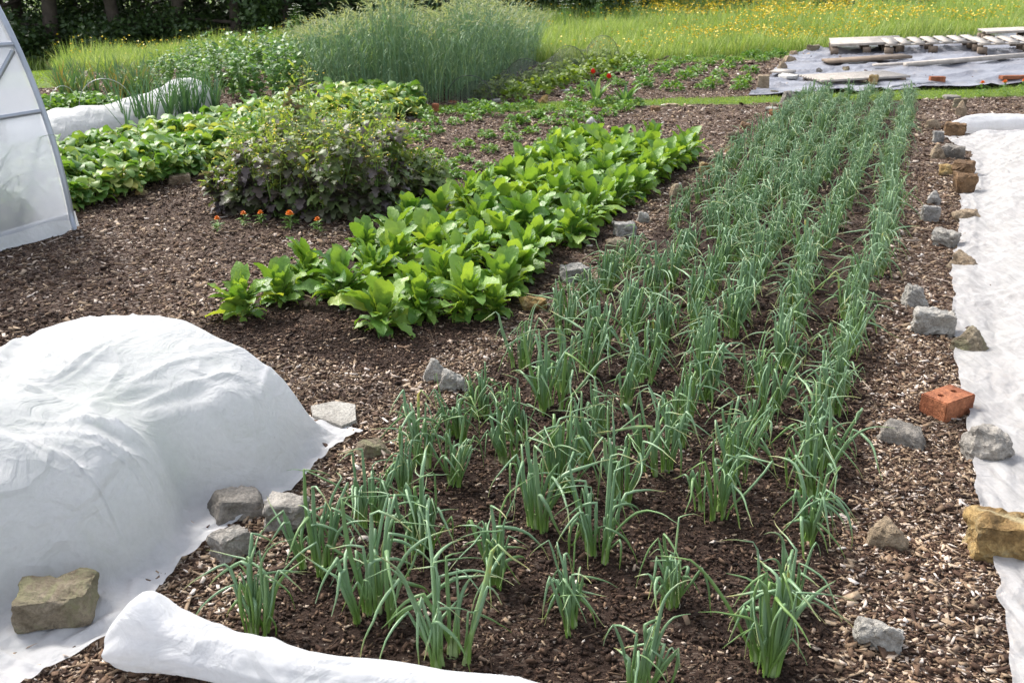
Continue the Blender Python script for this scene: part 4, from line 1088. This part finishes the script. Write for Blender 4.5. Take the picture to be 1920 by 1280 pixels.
def brick(px, py, dims, rz, label, holes=True):
    p = G(px, py); root = empty('brick', (p[0], p[1], gz(p) + .004), rz)
    L, D, Hh = dims; bm = bmesh.new()
    bmesh.ops.create_cube(bm, size=1, matrix=__import__('mathutils').Matrix.Diagonal((L, D, Hh, 1)))
    bmesh.ops.bevel(bm, geom=list(bm.edges), offset=.004, segments=2, affect='EDGES')
    bmesh.ops.subdivide_edges(bm, edges=bm.edges, cuts=3, use_grid_fill=True)
    for v in bm.verts:
        n_ = fbm(v.co.x * 30, v.co.y * 30, v.co.z * 30, 3, 5); v.co += v.co.normalized() * float(n_) * .004
    me = bpy.data.meshes.new('body'); bm.to_mesh(me); bm.free(); me.materials.append(STONE['brick'])
    body = link('body', me, root); body.location.z = Hh / 2
    if holes:
        cut = []
        for x in (-L * .22, L * .22):
            bm = bmesh.new(); bmesh.ops.create_cone(bm, cap_ends=True, segments=24, radius1=.013, radius2=.013, depth=Hh * .8); bmesh.ops.translate(bm, verts=bm.verts, vec=(x, .005, Hh * .35))
            cut.append(bm)
        bmc = bmesh.new()
        for b_ in cut:
            m2 = bpy.data.meshes.new('c'); b_.to_mesh(m2); bmc.from_mesh(m2); b_.free(); bpy.data.meshes.remove(m2)
        mc = bpy.data.meshes.new('c'); bmc.to_mesh(mc); bmc.free()
        co = link('cutter', mc); co.location = (0, 0, 0)
        body2 = body.copy(); body2.data = me.copy(); COL.objects.link(body2); body2.parent = None; body2.location = (0, 0, 0)
        mod = body2.modifiers.new('b', 'BOOLEAN'); mod.object = co; mod.operation = 'DIFFERENCE'; mod.solver = 'EXACT'
        dg = bpy.context.evaluated_depsgraph_get(); nm = bpy.data.meshes.new_from_object(body2.evaluated_get(dg))
        body.data = nm
        bpy.data.objects.remove(body2); bpy.data.objects.remove(co)
        if not nm.materials: nm.materials.append(STONE['brick'])
    body.parent = None; body.location = (p[0], p[1], gz(p) + Hh / 2); body.rotation_euler = (0, 0, rz); body.name = 'brick'
    bpy.data.objects.remove(root)
    return tag(body, label, 'brick')
brick(1772, 775, (.175, .115, .085), .55, 'orange clay brick with round holes, on the chips at the fleece edge')
brick(1755, 163, (.20, .10, .08), -.1, 'distant orange brick at the tarpaulin hem beside the far onions', False).location.z += .06
brick(1900, 155, (.42, .10, .05), .15, 'long low orange brick edging at the tarpaulin hem', False).location.z += .05

# ------------------------------------------------------------------ fleece covers
def sheet(name, S, m, parent=None, thick=.0):
    nu, nv, _ = S.shape; mb = MB(); mb.add(S.reshape(-1, 3), [grid_faces(nu, nv)])
    return mb.build(name, m, parent)
def folds(a, b, seed, sharp=1.0):
    """crisp draped folds running along b, varying across a"""
    w = a + .35 * vnoise(a * .6 + 3, b * .8, 0, seed) 
    n1 = 1 - np.abs(vnoise(w * 1.0, b * .18, 0, seed + 1)); return n1 ** 3

# big mound (hoop tunnel) in the left foreground
def mound():
    root = empty('fleece_hoop_tunnel', (0, 0, 0))
    u0, vE = uv(G(635, 822)); 
    nu, nv = 260, 330
    s = np.linspace(-.06, 2.0, nu); v = np.linspace(vE - 2.4, vE + .07, nv)
    Sg, Vv = np.meshgrid(s, v, indexing='ij')
    dv = vE - Vv                                             # distance from the far end
    edge = .035 * vnoise(Vv * 4, Vv * 0, 0, 51) + .015 * np.sin(Vv * 9)
    w = 1.75
    offs = lambda d_: .27 * sstep((d_ - .80) / .45) + .15 * np.exp(-((d_ - .60) / .15) ** 2)
    Se = Sg - offs(dv) - .012 * np.sin(dv * 11)
    KS = [-1, 0, .05, .12, .3, .5, .72, .95, 1.2, 1.5, 1.75, 3]; KZ = [0, 0, .17, .285, .40, .445, .425, .38, .30, .155, 0, 0]
    prof = lambda x: (np.interp(x - .03, KS, KZ) + 2 * np.interp(x, KS, KZ) + np.interp(x + .03, KS, KZ)) / 4
    far = sstep(np.clip((dv + .01) / (.16 + .02 * vnoise(Sg * 3, 0, 0, 3)), 0, 1)) ** .7
    hoopc = np.cos((dv - .13) * 2 * PI / .85)
    hoops = .012 * (np.sign(hoopc) * np.abs(hoopc) ** 1.0 - 1) 
    Zh = prof(Se) * far
    body = sstep(Zh / .10)
    Zh = Zh + hoops * body * sstep(Se / .35) + body * (.022 * np.exp(-((dv - .98 - .03 * np.sin(Sg * 5)) / .035) ** 2) + .008 * np.exp(-((dv - .13) / .03) ** 2)) * sstep((Se - .08) / .2)
    ang = np.arctan2(Sg - .57, (dv - .98)); rad = np.hypot(Sg - .57, dv - .98)
    st = lambda a_, sd_: (1 - np.abs(vnoise(a_, rad * .25, 0, sd_))) ** 4
    f1 = st(ang * 3.4, 61) * sstep(rad / .5) * .036 + st(ang * 7.0, 66) * sstep((rad - .15) / .5) * .016
    f2 = folds(Vv * 7.5 + Sg * 2.2, Sg * 3, 71) * sstep((.5 - Sg) / .5) * .034
    f3 = folds(Sg * 2.6 - Vv * 1.9, Vv * 2, 81) * .006
    f4 = .016 * fbm(Sg * 4, Vv * 4, 0, 3, 91)
    ridge = .055 * np.exp(-((Se - .17 - .05 * np.sin(dv * 9)) / .06) ** 2) * sstep(dv / .25) * (.35 + .65 * vnoise(dv * 4.1, 0, 0, 17))
    dent = -.035 * np.exp(-((Se - .38) / .12) ** 2) * (.5 + .5 * np.sin(dv * 7.5 + 1))
    dm = .25 + .75 * sstep((dv - .12) / .35)
    Z = Zh + body * (dm * (f1 + f2 + f3 + f4 + ridge * .7 + dent) - .01)
    skirt = (1 - body) * (.012 + .016 * np.abs(vnoise(Sg * 18, Vv * 14, 0, 5)) + .01 * folds(Vv * 14, Sg * 4, 6))
    uu = u0 - Sg + edge * (1 - sstep(Sg / .2))
    crn = 1 - np.abs(vnoise(Sg * 5 + 2 * vnoise(Vv * 3, Sg * 3, 0, 8), Vv * 5, 0, 88)); Z = Z + body * .010 * (crn ** 6 - .2)
    pos = uu[..., None] * N + Vv[..., None] * R
    Zt = Z + skirt + H(pos[..., 0], pos[..., 1]) * .7
    sheet('fleece_sheet', np.dstack([pos, Zt]), M['fleece'], root)
    for d_ in (.13, .98):
        hb = MB(); ss = np.linspace(.05, 1.7, 30)
        P = np.array([np.append(xy(u0 - a - .05 - float(offs(d_)), vE - d_), float(c) - .075) for a, c in zip(ss, prof(ss))])
        tubes(hb, P[None], np.full((1, 30), .006), 6); hb.build('hoop', M['wire'], root)
    tag(root, 'big white fleece mound stretched over hoops and weighed down with stones', 'fleece tunnel')
    # trailing skirt tip to the near end
mound()
for k, (a_, d_) in enumerate([(.45, .35), (.42, .65), (.6, .9), (.62, 1.2), (.75, .55), (.65, 1.5)]):
    u_, v_ = uv(G(635, 822)); spinach(xy(u_ - a_, v_ - d_), 1.15, k, 'plant showing faintly green through the big white fleece mound', 'plants under the white fleece mound')

def roll_thing(name, P0, P1, rad, seed, label, n=120, sides=56, peak=None):
    t = np.linspace(0, 1, n); a = np.linspace(0, 2 * PI, sides + 1)
    T_, A = np.meshgrid(t, a, indexing='ij')
    d = (P1 - P0); L = np.linalg.norm(d); d = d / L; nrm = np.array([-d[1], d[0]])
    r = rad(T_) * (1 + .10 * vnoise(T_ * L * 7, np.cos(A) * 1.5, np.sin(A) * 1.5, seed) + .09 * (folds(A * 1.4 + T_ * L * 2.4, T_ * L * 3, seed + 2) - .4) + .07 * (folds(T_ * L * 7 + A * .8, A, seed + 3) - .4) + .03 * vnoise(T_ * L * 30, np.cos(A) * 4, np.sin(A) * 4, seed + 4) + .10 * np.cos(6 * A + T_ * L * 9) * np.exp(-(T_ * L / .14) ** 2) + .08 * (folds(A * 3.2 + T_ * L * .8, T_ * L * 1.5, seed + 7) - .4))
    z = np.sin(A) * r; z = np.where(z < 0, z * .75, z)
    cen = P0[None, None] + d * (T_ * L)[..., None] + nrm * (.012 * np.sin(T_ * 9))[..., None]
    base = rad(T_) * .72
    pos = cen + nrm * (np.cos(A) * r)[..., None]
    Z = base + z
    if peak: Z = Z + peak[1] * np.exp(-((T_ * L - peak[0]) / peak[2]) ** 2) * np.clip(np.sin(A), 0, 1) ** 2
    S = np.dstack([pos, Z + .004])
    mb = MB(); mb.add(S.reshape(-1, 3), [grid_faces(n, sides + 1)])
    o = mb.build(name, M['fleece']); tag(o, label, 'fleece roll'); return o
P0, P1 = G(205, 1262), G(1060, 1385)
roll_thing('fleece_roll', P0 + np.array([-.02, .06]), P1, lambda t: (.085 - .022 * sstep(t / .5)) * np.sqrt(np.clip(1 - ((.09 - np.minimum(t, .09)) / .09) ** 2, .004, 1)), 11, 'rolled white fleece lying in the near corner with a bunched end', n=170, peak=(.11, .055, .05))
P0, P1 = G(1778, 254), G(2080, 250)
roll_thing('fleece_roll', P0 + np.array([0, .1]), P1 + np.array([0, .1]), lambda t: .11 * np.sqrt(np.clip(1 - ((.22 - np.minimum(t, .22)) / .22) ** 2, .05, 1)), 23, 'rolled end of white fleece at the far side of the flat cover', n=100)

# right hand flat cover of fine net
def rcover():
    edge = [(1772, 258), (1790, 276), (1822, 292), (1812, 330), (1822, 350), (1800, 368), (1798, 430), (1790, 470), (1780, 512), (1789, 560), (1786, 620), (1790, 690), (1808, 755), (1815, 830), (1824, 895), (1830, 960), (1852, 1045), (1868, 1110), (1882, 1190), (1884, 1290), (1890, 1400)]
    E = np.array([uv(G(*q)) for q in edge]); E = E[np.argsort(E[:, 1])]
    nv, nu = 420, 190
    v = np.linspace(E[0, 1], E[-1, 1] + .08, nv); s = np.linspace(0, 1, nu) ** 1.2 * 2.2
    ue = np.interp(v, E[:, 1], E[:, 0]) + .012 * vnoise(v * 14, 0, 0, 3)
    Vv, Sg = np.meshgrid(v, s, indexing='ij')
    Vv = Vv + .02 * (1 - sstep(Sg / .3)) * 0
    U_ = ue[:, None] * (1 - sstep(Sg / .5)) + np.mean(ue[100:]) * sstep(Sg / .5) + Sg
    vn = sstep((Vv - 2.6) / 1.2)
    lift = vn * (.07 * sstep((Sg - .12) / .2) + .27 * sstep((Sg - .22) / .75) * sstep((v[-1] - Vv) / .9))
    bumps = .055 * np.clip(vnoise(Vv * 2.1, Sg * 2.1, 0, 31), -.2, 1) * sstep((Sg - .25) / .3) * vn
    fl = folds(Vv * 5.5 - Sg * 3.5, Sg * 2.0, 41) * .022 * sstep(Sg / .2) * (.3 + .7 * vn) + folds(Vv * 13 + Sg * 6, Sg * 4, 45) * .011 + folds(Sg * 9, Vv * 1.5, 47) * .012 * (1 - sstep((Sg - .1) / .15))
    fl2 = .010 * np.abs(vnoise(Sg * 22, Vv * 6, 0, 7))
    pos = U_[..., None] * N + Vv[..., None] * R
    Z = H(pos[..., 0], pos[..., 1]) + .012 + lift + bumps + fl + fl2
    o = sheet('garden_net_cover', np.dstack([pos, Z]), M['mesh'])
    # hem
    tag(o, 'crinkled white net cover laid over a low crop and held down by rocks', 'net cover')
    return E
E = rcover()
for (a, b_) in [(1880, 400), (1905, 440), (1890, 560), (1915, 620), (1900, 700), (1910, 780), (1870, 330), (1900, 350)]:
    spinach(G(a, b_) + N * .35, .62, int(rng.integers(0, 8)), 'pale green plant dimly seen under the crinkled white net cover', 'leafy plants under the white net cover')

# far white tunnel
def tunnel_far():
    root = empty('net_tunnel', (0, 0, 0))
    A, B = G(40, 296), G(442, 206); L = np.linalg.norm(B - A); d = (B - A) / L; nr = np.array([-d[1], d[0]])
    nt_, na = 160, 40; t = np.linspace(-.15, 1, nt_); a = np.linspace(0, PI, na); T_, A_ = np.meshgrid(t, a, indexing='ij')
    x = T_ * L
    hh = .27 + .018 * np.cos((x - 1.0) * 2 * PI / 1.25) + .14 * np.exp(-((x - L * .88) / .36) ** 2)
    end = np.sqrt(np.clip((1.0 - T_) / .10, 0, 1)); hh = hh * end ** .8
    wd = .34 * np.clip(end, .15, 1)
    off = -np.cos(A_) * wd + .36
    z = np.sin(A_) ** .75 * hh + .02 * vnoise(x * 6, A_ * 3, 0, 5) * np.sin(A_)
    pos = A[None, None] + d * x[..., None] + nr * off[..., None]
    sheet('net', np.dstack([pos, z + .005]), M['fleece_far'], root)
    for k in range(4):
        hb = MB(); xx = 1.0 + k * 1.25
        if xx > L: continue
        aa = np.linspace(0, PI, 16); P = np.array([np.append(A + d * xx + nr * (-math.cos(q) * .33 + .36), math.sin(q) ** .75 * .22) for q in aa]); tubes(hb, P[None], np.full((1, 16), .006), 5); hb.build('hoop', M['wire'], root)
    tag(root, 'long low white net tunnel with humped end behind the leafy greens', 'net tunnel')
tunnel_far()

def arc_wire(q0, q1, h, label, name='wire_hoop', group='bare hoops over the beds'):
    a, b_ = G(*q0), G(*q1); t = np.linspace(0, PI, 22)
    P = np.array([np.append(a * (.5 + .5 * math.cos(x)) + b_ * (.5 - .5 * math.cos(x)), math.sin(x) ** .8 * h + float(big(*a)) - .02) for x in t])
    mb = MB(); tubes(mb, P[None], np.full((1, 22), .0035), 6); return tag(mb.build(name, M['wire']), label, 'hoop', group)
arc_wire((700, 200), (802, 198), .28, 'bare wire hoop arching at the far end of the leafy greens')
arc_wire((150, 215), (255, 212), .42, 'bare wire hoop over the garlic nearest the net tunnel')
arc_wire((95, 214), (150, 206), .32, 'smaller wire hoop over the garlic nearest the polytunnel')

def netting():
    root = empty('bird_netting', (0, 0, 0))
    a0, a1 = G(860, 196), G(1120, 116)
    d = a1 - a0; L = np.linalg.norm(d); d /= L; nr = np.array([d[1], -d[0]])
    nt_, na = 90, 26; x = np.linspace(0, L, nt_); a = np.linspace(0, PI, na); X_, A_ = np.meshgrid(x, a, indexing='ij')
    hp = np.abs(np.sin(X_ / L * 3 * PI)); hh = .34 - .15 * hp + .12 * X_ / L; 
    hh = hh * sstep(X_ / .5 + .1)
    z = np.sin(A_) ** .8 * hh + .02 * vnoise(X_ * 5, A_ * 4, 0, 2); off = (1 - np.cos(A_)) * .5 * .62 - .18
    pos = a0[None, None] + d * X_[..., None] + nr * off[..., None]
    sheet('net', np.dstack([pos, z]), M['net'], root)
    for k in range(4):
        xx = L * (k / 3) * .97 + .06; hb = MB(); P = np.array([np.append(a0 + d * xx + nr * ((1 - math.cos(q)) * .31 - .18), math.sin(q) ** .8 * (.35 + .12 * xx / L)) for q in a]); tubes(hb, P[None], np.full((1, na), .004), 5); hb.build('hoop', M['darkpipe'], root)
    tag(root, 'fine black netting over hoops above the strawberry plants', 'bird netting')
netting()

# ------------------------------------------------------------------ polytunnel
def polytunnel():
    root = empty('polytunnel', (0, 0, 0))
    b = G(137, 432); a_, h_ = 1.8, 2.4; nR = -N
    def P(al, s, z): q = b + nR * s - R * al; return [q[0], q[1], z]
    ang = np.linspace(0, PI, 60); L = 4.6
    ss = a_ * (1 - np.cos(ang)); zz = h_ * np.sin(ang)
    al = np.linspace(0, L, 70); S = np.zeros((70, 60, 3))
    for i, x in enumerate(al):
        for j in range(60):
            S[i, j] = P(x, ss[j] , zz[j])
    bulge = .012 * vnoise(al[:, None] * 2, zz[None] * 2, 0, 4); S[..., 2] += bulge
    sheet('plastic_skin', S, M['poly'], root)
    # end wall
    E_ = np.zeros((2, 60, 3))
    mb = MB(); V = [P(.02, ss[j] + (.01 if j < 30 else -.01), zz[j] - .01) for j in range(60)]; mb.add(np.array(V), [np.arange(60)[None]]); mb.build('end_wall', M['poly'], root, False)
    for x in (.0, 1.5, 3.0, 4.5):
        hb = MB(); Pp = np.array([P(x - .005, s_ - .004 if j < 30 else s_ + .004, z_ + .006) for j, (s_, z_) in enumerate(zip(ss, zz))]); tubes(hb, Pp[None], np.full((1, 60), .019), 10); hb.build('hoop', M['steel'], root)
    for z_ in (.76, 1.16):
        s_ = a_ * (1 - math.sqrt(1 - (z_ / h_) ** 2)) + .008
        pb = MB(); tubes(pb, np.array([[P(-.0, s_, z_), P(1.5, s_, z_), P(4.5, s_, z_)]]), np.full((1, 3), .016), 8); pb.build('purlin', M['steel'], root)
    z0, z1 = .30, 1.12; sA = a_ * (1 - math.sqrt(1 - (z1 / h_) ** 2)) - .004; sB = a_ * (1 - math.sqrt(1 - (z0 / h_) ** 2)) - .004
    pb = MB(); tubes(pb, np.array([[P(.04, sA, z1), P(.56, (sA + sB) / 2 - .028, (z0 + z1) / 2), P(1.12, sB, z0)]]), np.full((1, 3), .016), 8); pb.build('brace', M['steel'], root)
    # skirt: flap of plastic lying outwards along the foot
    n = 120; x = np.linspace(-.05, L, n); w = np.linspace(0, 1, 14); X_, W_ = np.meshgrid(x, w, indexing='ij')
    out = -.0 - W_ * (.045 + .02 * vnoise(X_ * 5, 0, 0, 3)); z = .10 * (1 - W_) ** 1.7 + .014 * vnoise(X_ * 9, W_ * 3, 0, 9) * W_ + .018
    S = np.zeros((n, 14, 3)); q = b[None, None] + nR * (out + .01)[..., None] - R * X_[..., None]; S[..., :2] = q; S[..., 2] = z
    sheet('skirt', S, M['fleece_far'], root)
    tag(root, 'milky plastic polytunnel on steel hoops with plants pressing inside', 'polytunnel')
    # plants inside
    for k in range(16):
        x = U(.3, 1.4); s_ = U(.30, .48); q = P(x, s_, 0); r = empty('polytunnel_plant', (q[0], q[1], 0)); K = 16
        az = U(0, 6.28, K); L_ = U(.3, .62, K); lm = MB(); leaves(lm, np.stack([np.zeros(K), np.zeros(K), U(0, .35, K)], 1), az, U(.8, 1.4, K), U(.2, 1.2, K), L_, U(.014, .026, K), p_blade, nseg=6)
        lm.build('leaves', M['leek'], r); sb = MB(); tubes(sb, np.array([[[0, 0, 0], [0, 0, .2], [0, .02, .42]]]), np.array([[.012, .01, .007]]), 6); sb.build('stem', M['leek'], r)
        r.scale = (1, 1, U(.8, 1.1))
        tag(r, 'strappy dark green plant growing inside the milky polytunnel', 'plant', 'plants inside the polytunnel')
    for x, s_ in ((.62, .40), (1.3, .5)):  # added tubs stand in for the bluish plant shade behind the plastic
        q = P(x, s_, 0); r = empty('added_shade_tub', (q[0], q[1], 0)); mb = MB()
        t = np.array([0, 0, .01, .2, .42, .55, .56, .56]); rr = np.array([.001, .19, .2, .215, .21, .19, .18, .001])
        a = np.arange(28) / 28 * 2 * PI; V = np.stack([np.cos(a)[None] * rr[:, None], np.sin(a)[None] * rr[:, None], np.repeat(t[:, None], 28, 1)], 2)
        i = (np.arange(7)[:, None] * 28 + np.arange(28)[None]).ravel(); j = (np.arange(7)[:, None] * 28 + (np.arange(28)[None] + 1) % 28).ravel()
        mb.add(V.reshape(-1, 3), [np.stack([i, j, j + 28, i + 28], 1)])
        o = mb.build('body', simple('blue_shade_tub_mat', (.07, .11, .2), .5, .1), r)
        lb = MB(); tubes(lb, np.array([[[.2 * math.cos(k), .2 * math.sin(k), .5] for k in np.linspace(0, 6.28, 30)]]), np.full((1, 30), .008), 6); lb.build('rim', M['steel'], r)
        tag(r, 'dark blue tub added for plant shade inside the polytunnel ' + ('nearest its far hoop' if x < 1.0 else 'toward its near end'), 'tub')
polytunnel()
pq = G(33, 300); 
mb = MB(); box(mb, (0, 0, .9), (.10, .10, 1.9)); box(mb, (0, 0, 1.86), (.115, .115, .03))
o = mb.build('wooden_post', M['wood']); pz = np.array([-4.55, 8.6]); o.location = (pz[0], pz[1], 0); tag(o, 'grey wooden post standing behind the polytunnel', 'post')

# ------------------------------------------------------------------ tarp and pallets
def tarp():
    c = [G(1405, 181), G(1488, 103), G(2150, 40), G(2150, 150)]
    n, m_ = 240, 150; a = np.linspace(0, 1, n); b_ = np.linspace(0, 1, m_); A, B = np.meshgrid(a, b_, indexing='ij')
    A2 = A[..., None]; B2 = B[..., None]
    pos = (c[0] * (1 - A2) + c[3] * A2) * (1 - B2) + (c[1] * (1 - A2) + c[2] * A2) * B2
    ed = .10 * vnoise(A * 20, B * 12, 0, 4) * ((B < .02) | (A < .01))
    pos[..., 1] += ed
    Z = .014 + .045 * folds(pos[..., 0] * 2.5 + pos[..., 1] * 2.5, pos[..., 0] * .5, 3) + .045 * folds(pos[..., 1] * 3.5 - pos[..., 0] * .6, pos[..., 0] * 2, 9) + .008 * fbm(pos[..., 0] * 7, pos[..., 1] * 7, 0, 3, 2)
    Z += H(pos[..., 0], pos[..., 1])
    o = sheet('tarpaulin', np.dstack([pos, Z]), M['tarp']); tag(o, 'wrinkled dark grey tarpaulin spread over the far bed', 'tarpaulin')
tarp()
TD = G(1900, 156) - G(1420, 178); TAX = math.atan2(TD[1], TD[0])
def pallet(px, py, L, D, n, ax, label, along=False, hgt=.165, m='wood'):
    p = G(px, py); r = empty('pallet', (p[0], p[1], .06), ax)
    for k in range(n):
        mb = MB()
        if along: w = D / n * .96; box(mb, (L / 2, (k + .5) * D / n, hgt), (L, w, .02))
        else: w = L / n * .66; box(mb, ((k + .5) * L / n, D / 2, hgt), (w, D, .02))
        mb.build('deck_board', M['wood_pale'], r, False)
    for k in range(3):
        mb = MB(); y = (.05 + k * (D / 2 - .05)); box(mb, (L / 2, y, hgt - .022), (L - .004, .09, .02)); mb.build('stringer', M[m], r, False)
        for j in range(3):
            mb = MB(); box(mb, (.07 + j * (L / 2 - .07), y, .055), (.135, .11, .095)); mb.build('block', M['wood_dark'], r, False)
    r.location.z = float(big(*p)) + .05; r.rotation_euler = (.02, -.055, ax)
    return tag(r, label, 'pallet', 'wooden pallets lying on the tarpaulin')
pallet(1556, 108, 1.22, 1.25, 7, -TH + .12, 'closed-board grey pallet nearest the far corner stone of the tarpaulin', True)
pallet(1658, 108, 1.55, 1.1, 7, -TH + .16, 'long slatted pallet butting the closed-board pallet')
pallet(1832, 108, 1.5, 1.1, 7, -TH + .14, 'slatted pallet lying apart, in front of the farthest one')
pallet(1848, 84, 1.5, .7, 5, -TH + .2, 'farthest pallet, behind the slatted one that lies apart', True)
def board(px, py, px2, py2, w, t, m, label, n=1):
    a, b_ = G(px, py), G(px2, py2); d = b_ - a; L = np.linalg.norm(d); ax = math.atan2(d[1], d[0]); za = float(big(*a)); tl = -math.atan2(float(big(*b_)) - za, L)
    r = empty('board', (a[0], a[1], za), ax); r.rotation_euler = (0, tl, ax)
    if n == 1:
        mb = MB(); box(mb, (L / 2, w / 2, .085 + t / 2), (L, w, t)); bpy.data.objects.remove(r)
        o = mb.build('board', M[m], None, False); o.location = (a[0], a[1], za); o.rotation_euler = (0, tl, ax)
        return tag(o, label, 'board')
    r.name = 'duckboard'
    for k in range(n): mb = MB(); box(mb, (L / 2, (k + .5) * w / n, (.09 + t / 2)), (L, w / n * .8, t)); mb.build('slat', M[m], r, False)
    for k in range(3): mb = MB(); box(mb, (.1 + k * (L / 2 - .1), w / 2, .072), (.07, w, .03)); mb.build('batten', M['wood_dark'], r, False)
    return tag(r, label, 'duckboard')
board(1556, 130, 1710, 120, .42, .04, 'wood_dark', 'wide brown board lying before the closed-board pallet')
board(1700, 137, 1960, 116, .12, .06, 'wood_pale', 'long pale plank running out of view across the tarpaulin')
board(1640, 136, 1699, 133, .14, .03, 'wood_pale', 'short pale plank end to end with the long plank')
board(1540, 167, 1706, 158, .75, .03, 'wood_pale', 'grey slatted duckboard on the tarpaulin hem behind the onions', 9)
board(1478, 150, 1492, 146, .3, .03, 'wood_pale', 'small white board laid on the white slab at the tarpaulin edge')

# ------------------------------------------------------------------ light, sky, camera
SUN_EL, SUN_AZ = math.radians(47), math.radians(-46)    # azimuth from +Y toward +X
w = bpy.data.worlds.new('World'); sc.world = w; w.use_nodes = True
nt = w.node_tree; bg = nt.nodes['Background']; sky = nt.nodes.new('ShaderNodeTexSky'); sky.sky_type = 'NISHITA'
sky.sun_disc = False; sky.sun_elevation = SUN_EL; sky.sun_rotation = SUN_AZ; sky.air_density = 1.0; sky.dust_density = 3.0; sky.ozone_density = 1.0
hs = nt.nodes.new('ShaderNodeHueSaturation'); hs.inputs['Saturation'].default_value = .42; nt.links.new(sky.outputs[0], hs.inputs['Color']); nt.links.new(hs.outputs[0], bg.inputs[0]); bg.inputs[1].default_value = .15
sd = bpy.data.lights.new('sun', 'SUN'); sd.energy = 1.85; sd.angle = math.radians(14); sd.color = (1, .95, .87)
so = link('sun', sd)
dirv = Vector((math.sin(SUN_AZ) * math.cos(SUN_EL), math.cos(SUN_AZ) * math.cos(SUN_EL), math.sin(SUN_EL)))
so.rotation_euler = dirv.to_track_quat('Z', 'Y').to_euler(); so.location = (0, 0, 20)
cd = bpy.data.cameras.new('camera'); cam = link('camera', cd); cam.location = (0, 0, CAMH); cam.rotation_euler = (PI / 2 - PITCH, 0, 0)
cd.sensor_width = 36; cd.lens = FPX / 1920 * 36; cd.clip_end = 500; cd.clip_start = .05
cd.dof.use_dof = True; cd.dof.focus_distance = 3.6; cd.dof.aperture_fstop = 9
sc.camera = cam
vs = sc.view_settings; vs.view_transform = 'Standard'; vs.look = 'None'; vs.exposure = 1.15; vs.gamma = 1
sc.render.engine = 'CYCLES'; sc.cycles.use_denoising = True
sc.cycles.max_bounces = 7; sc.cycles.transparent_max_bounces = 12; sc.cycles.diffuse_bounces = 4; sc.cycles.transmission_bounces = 6
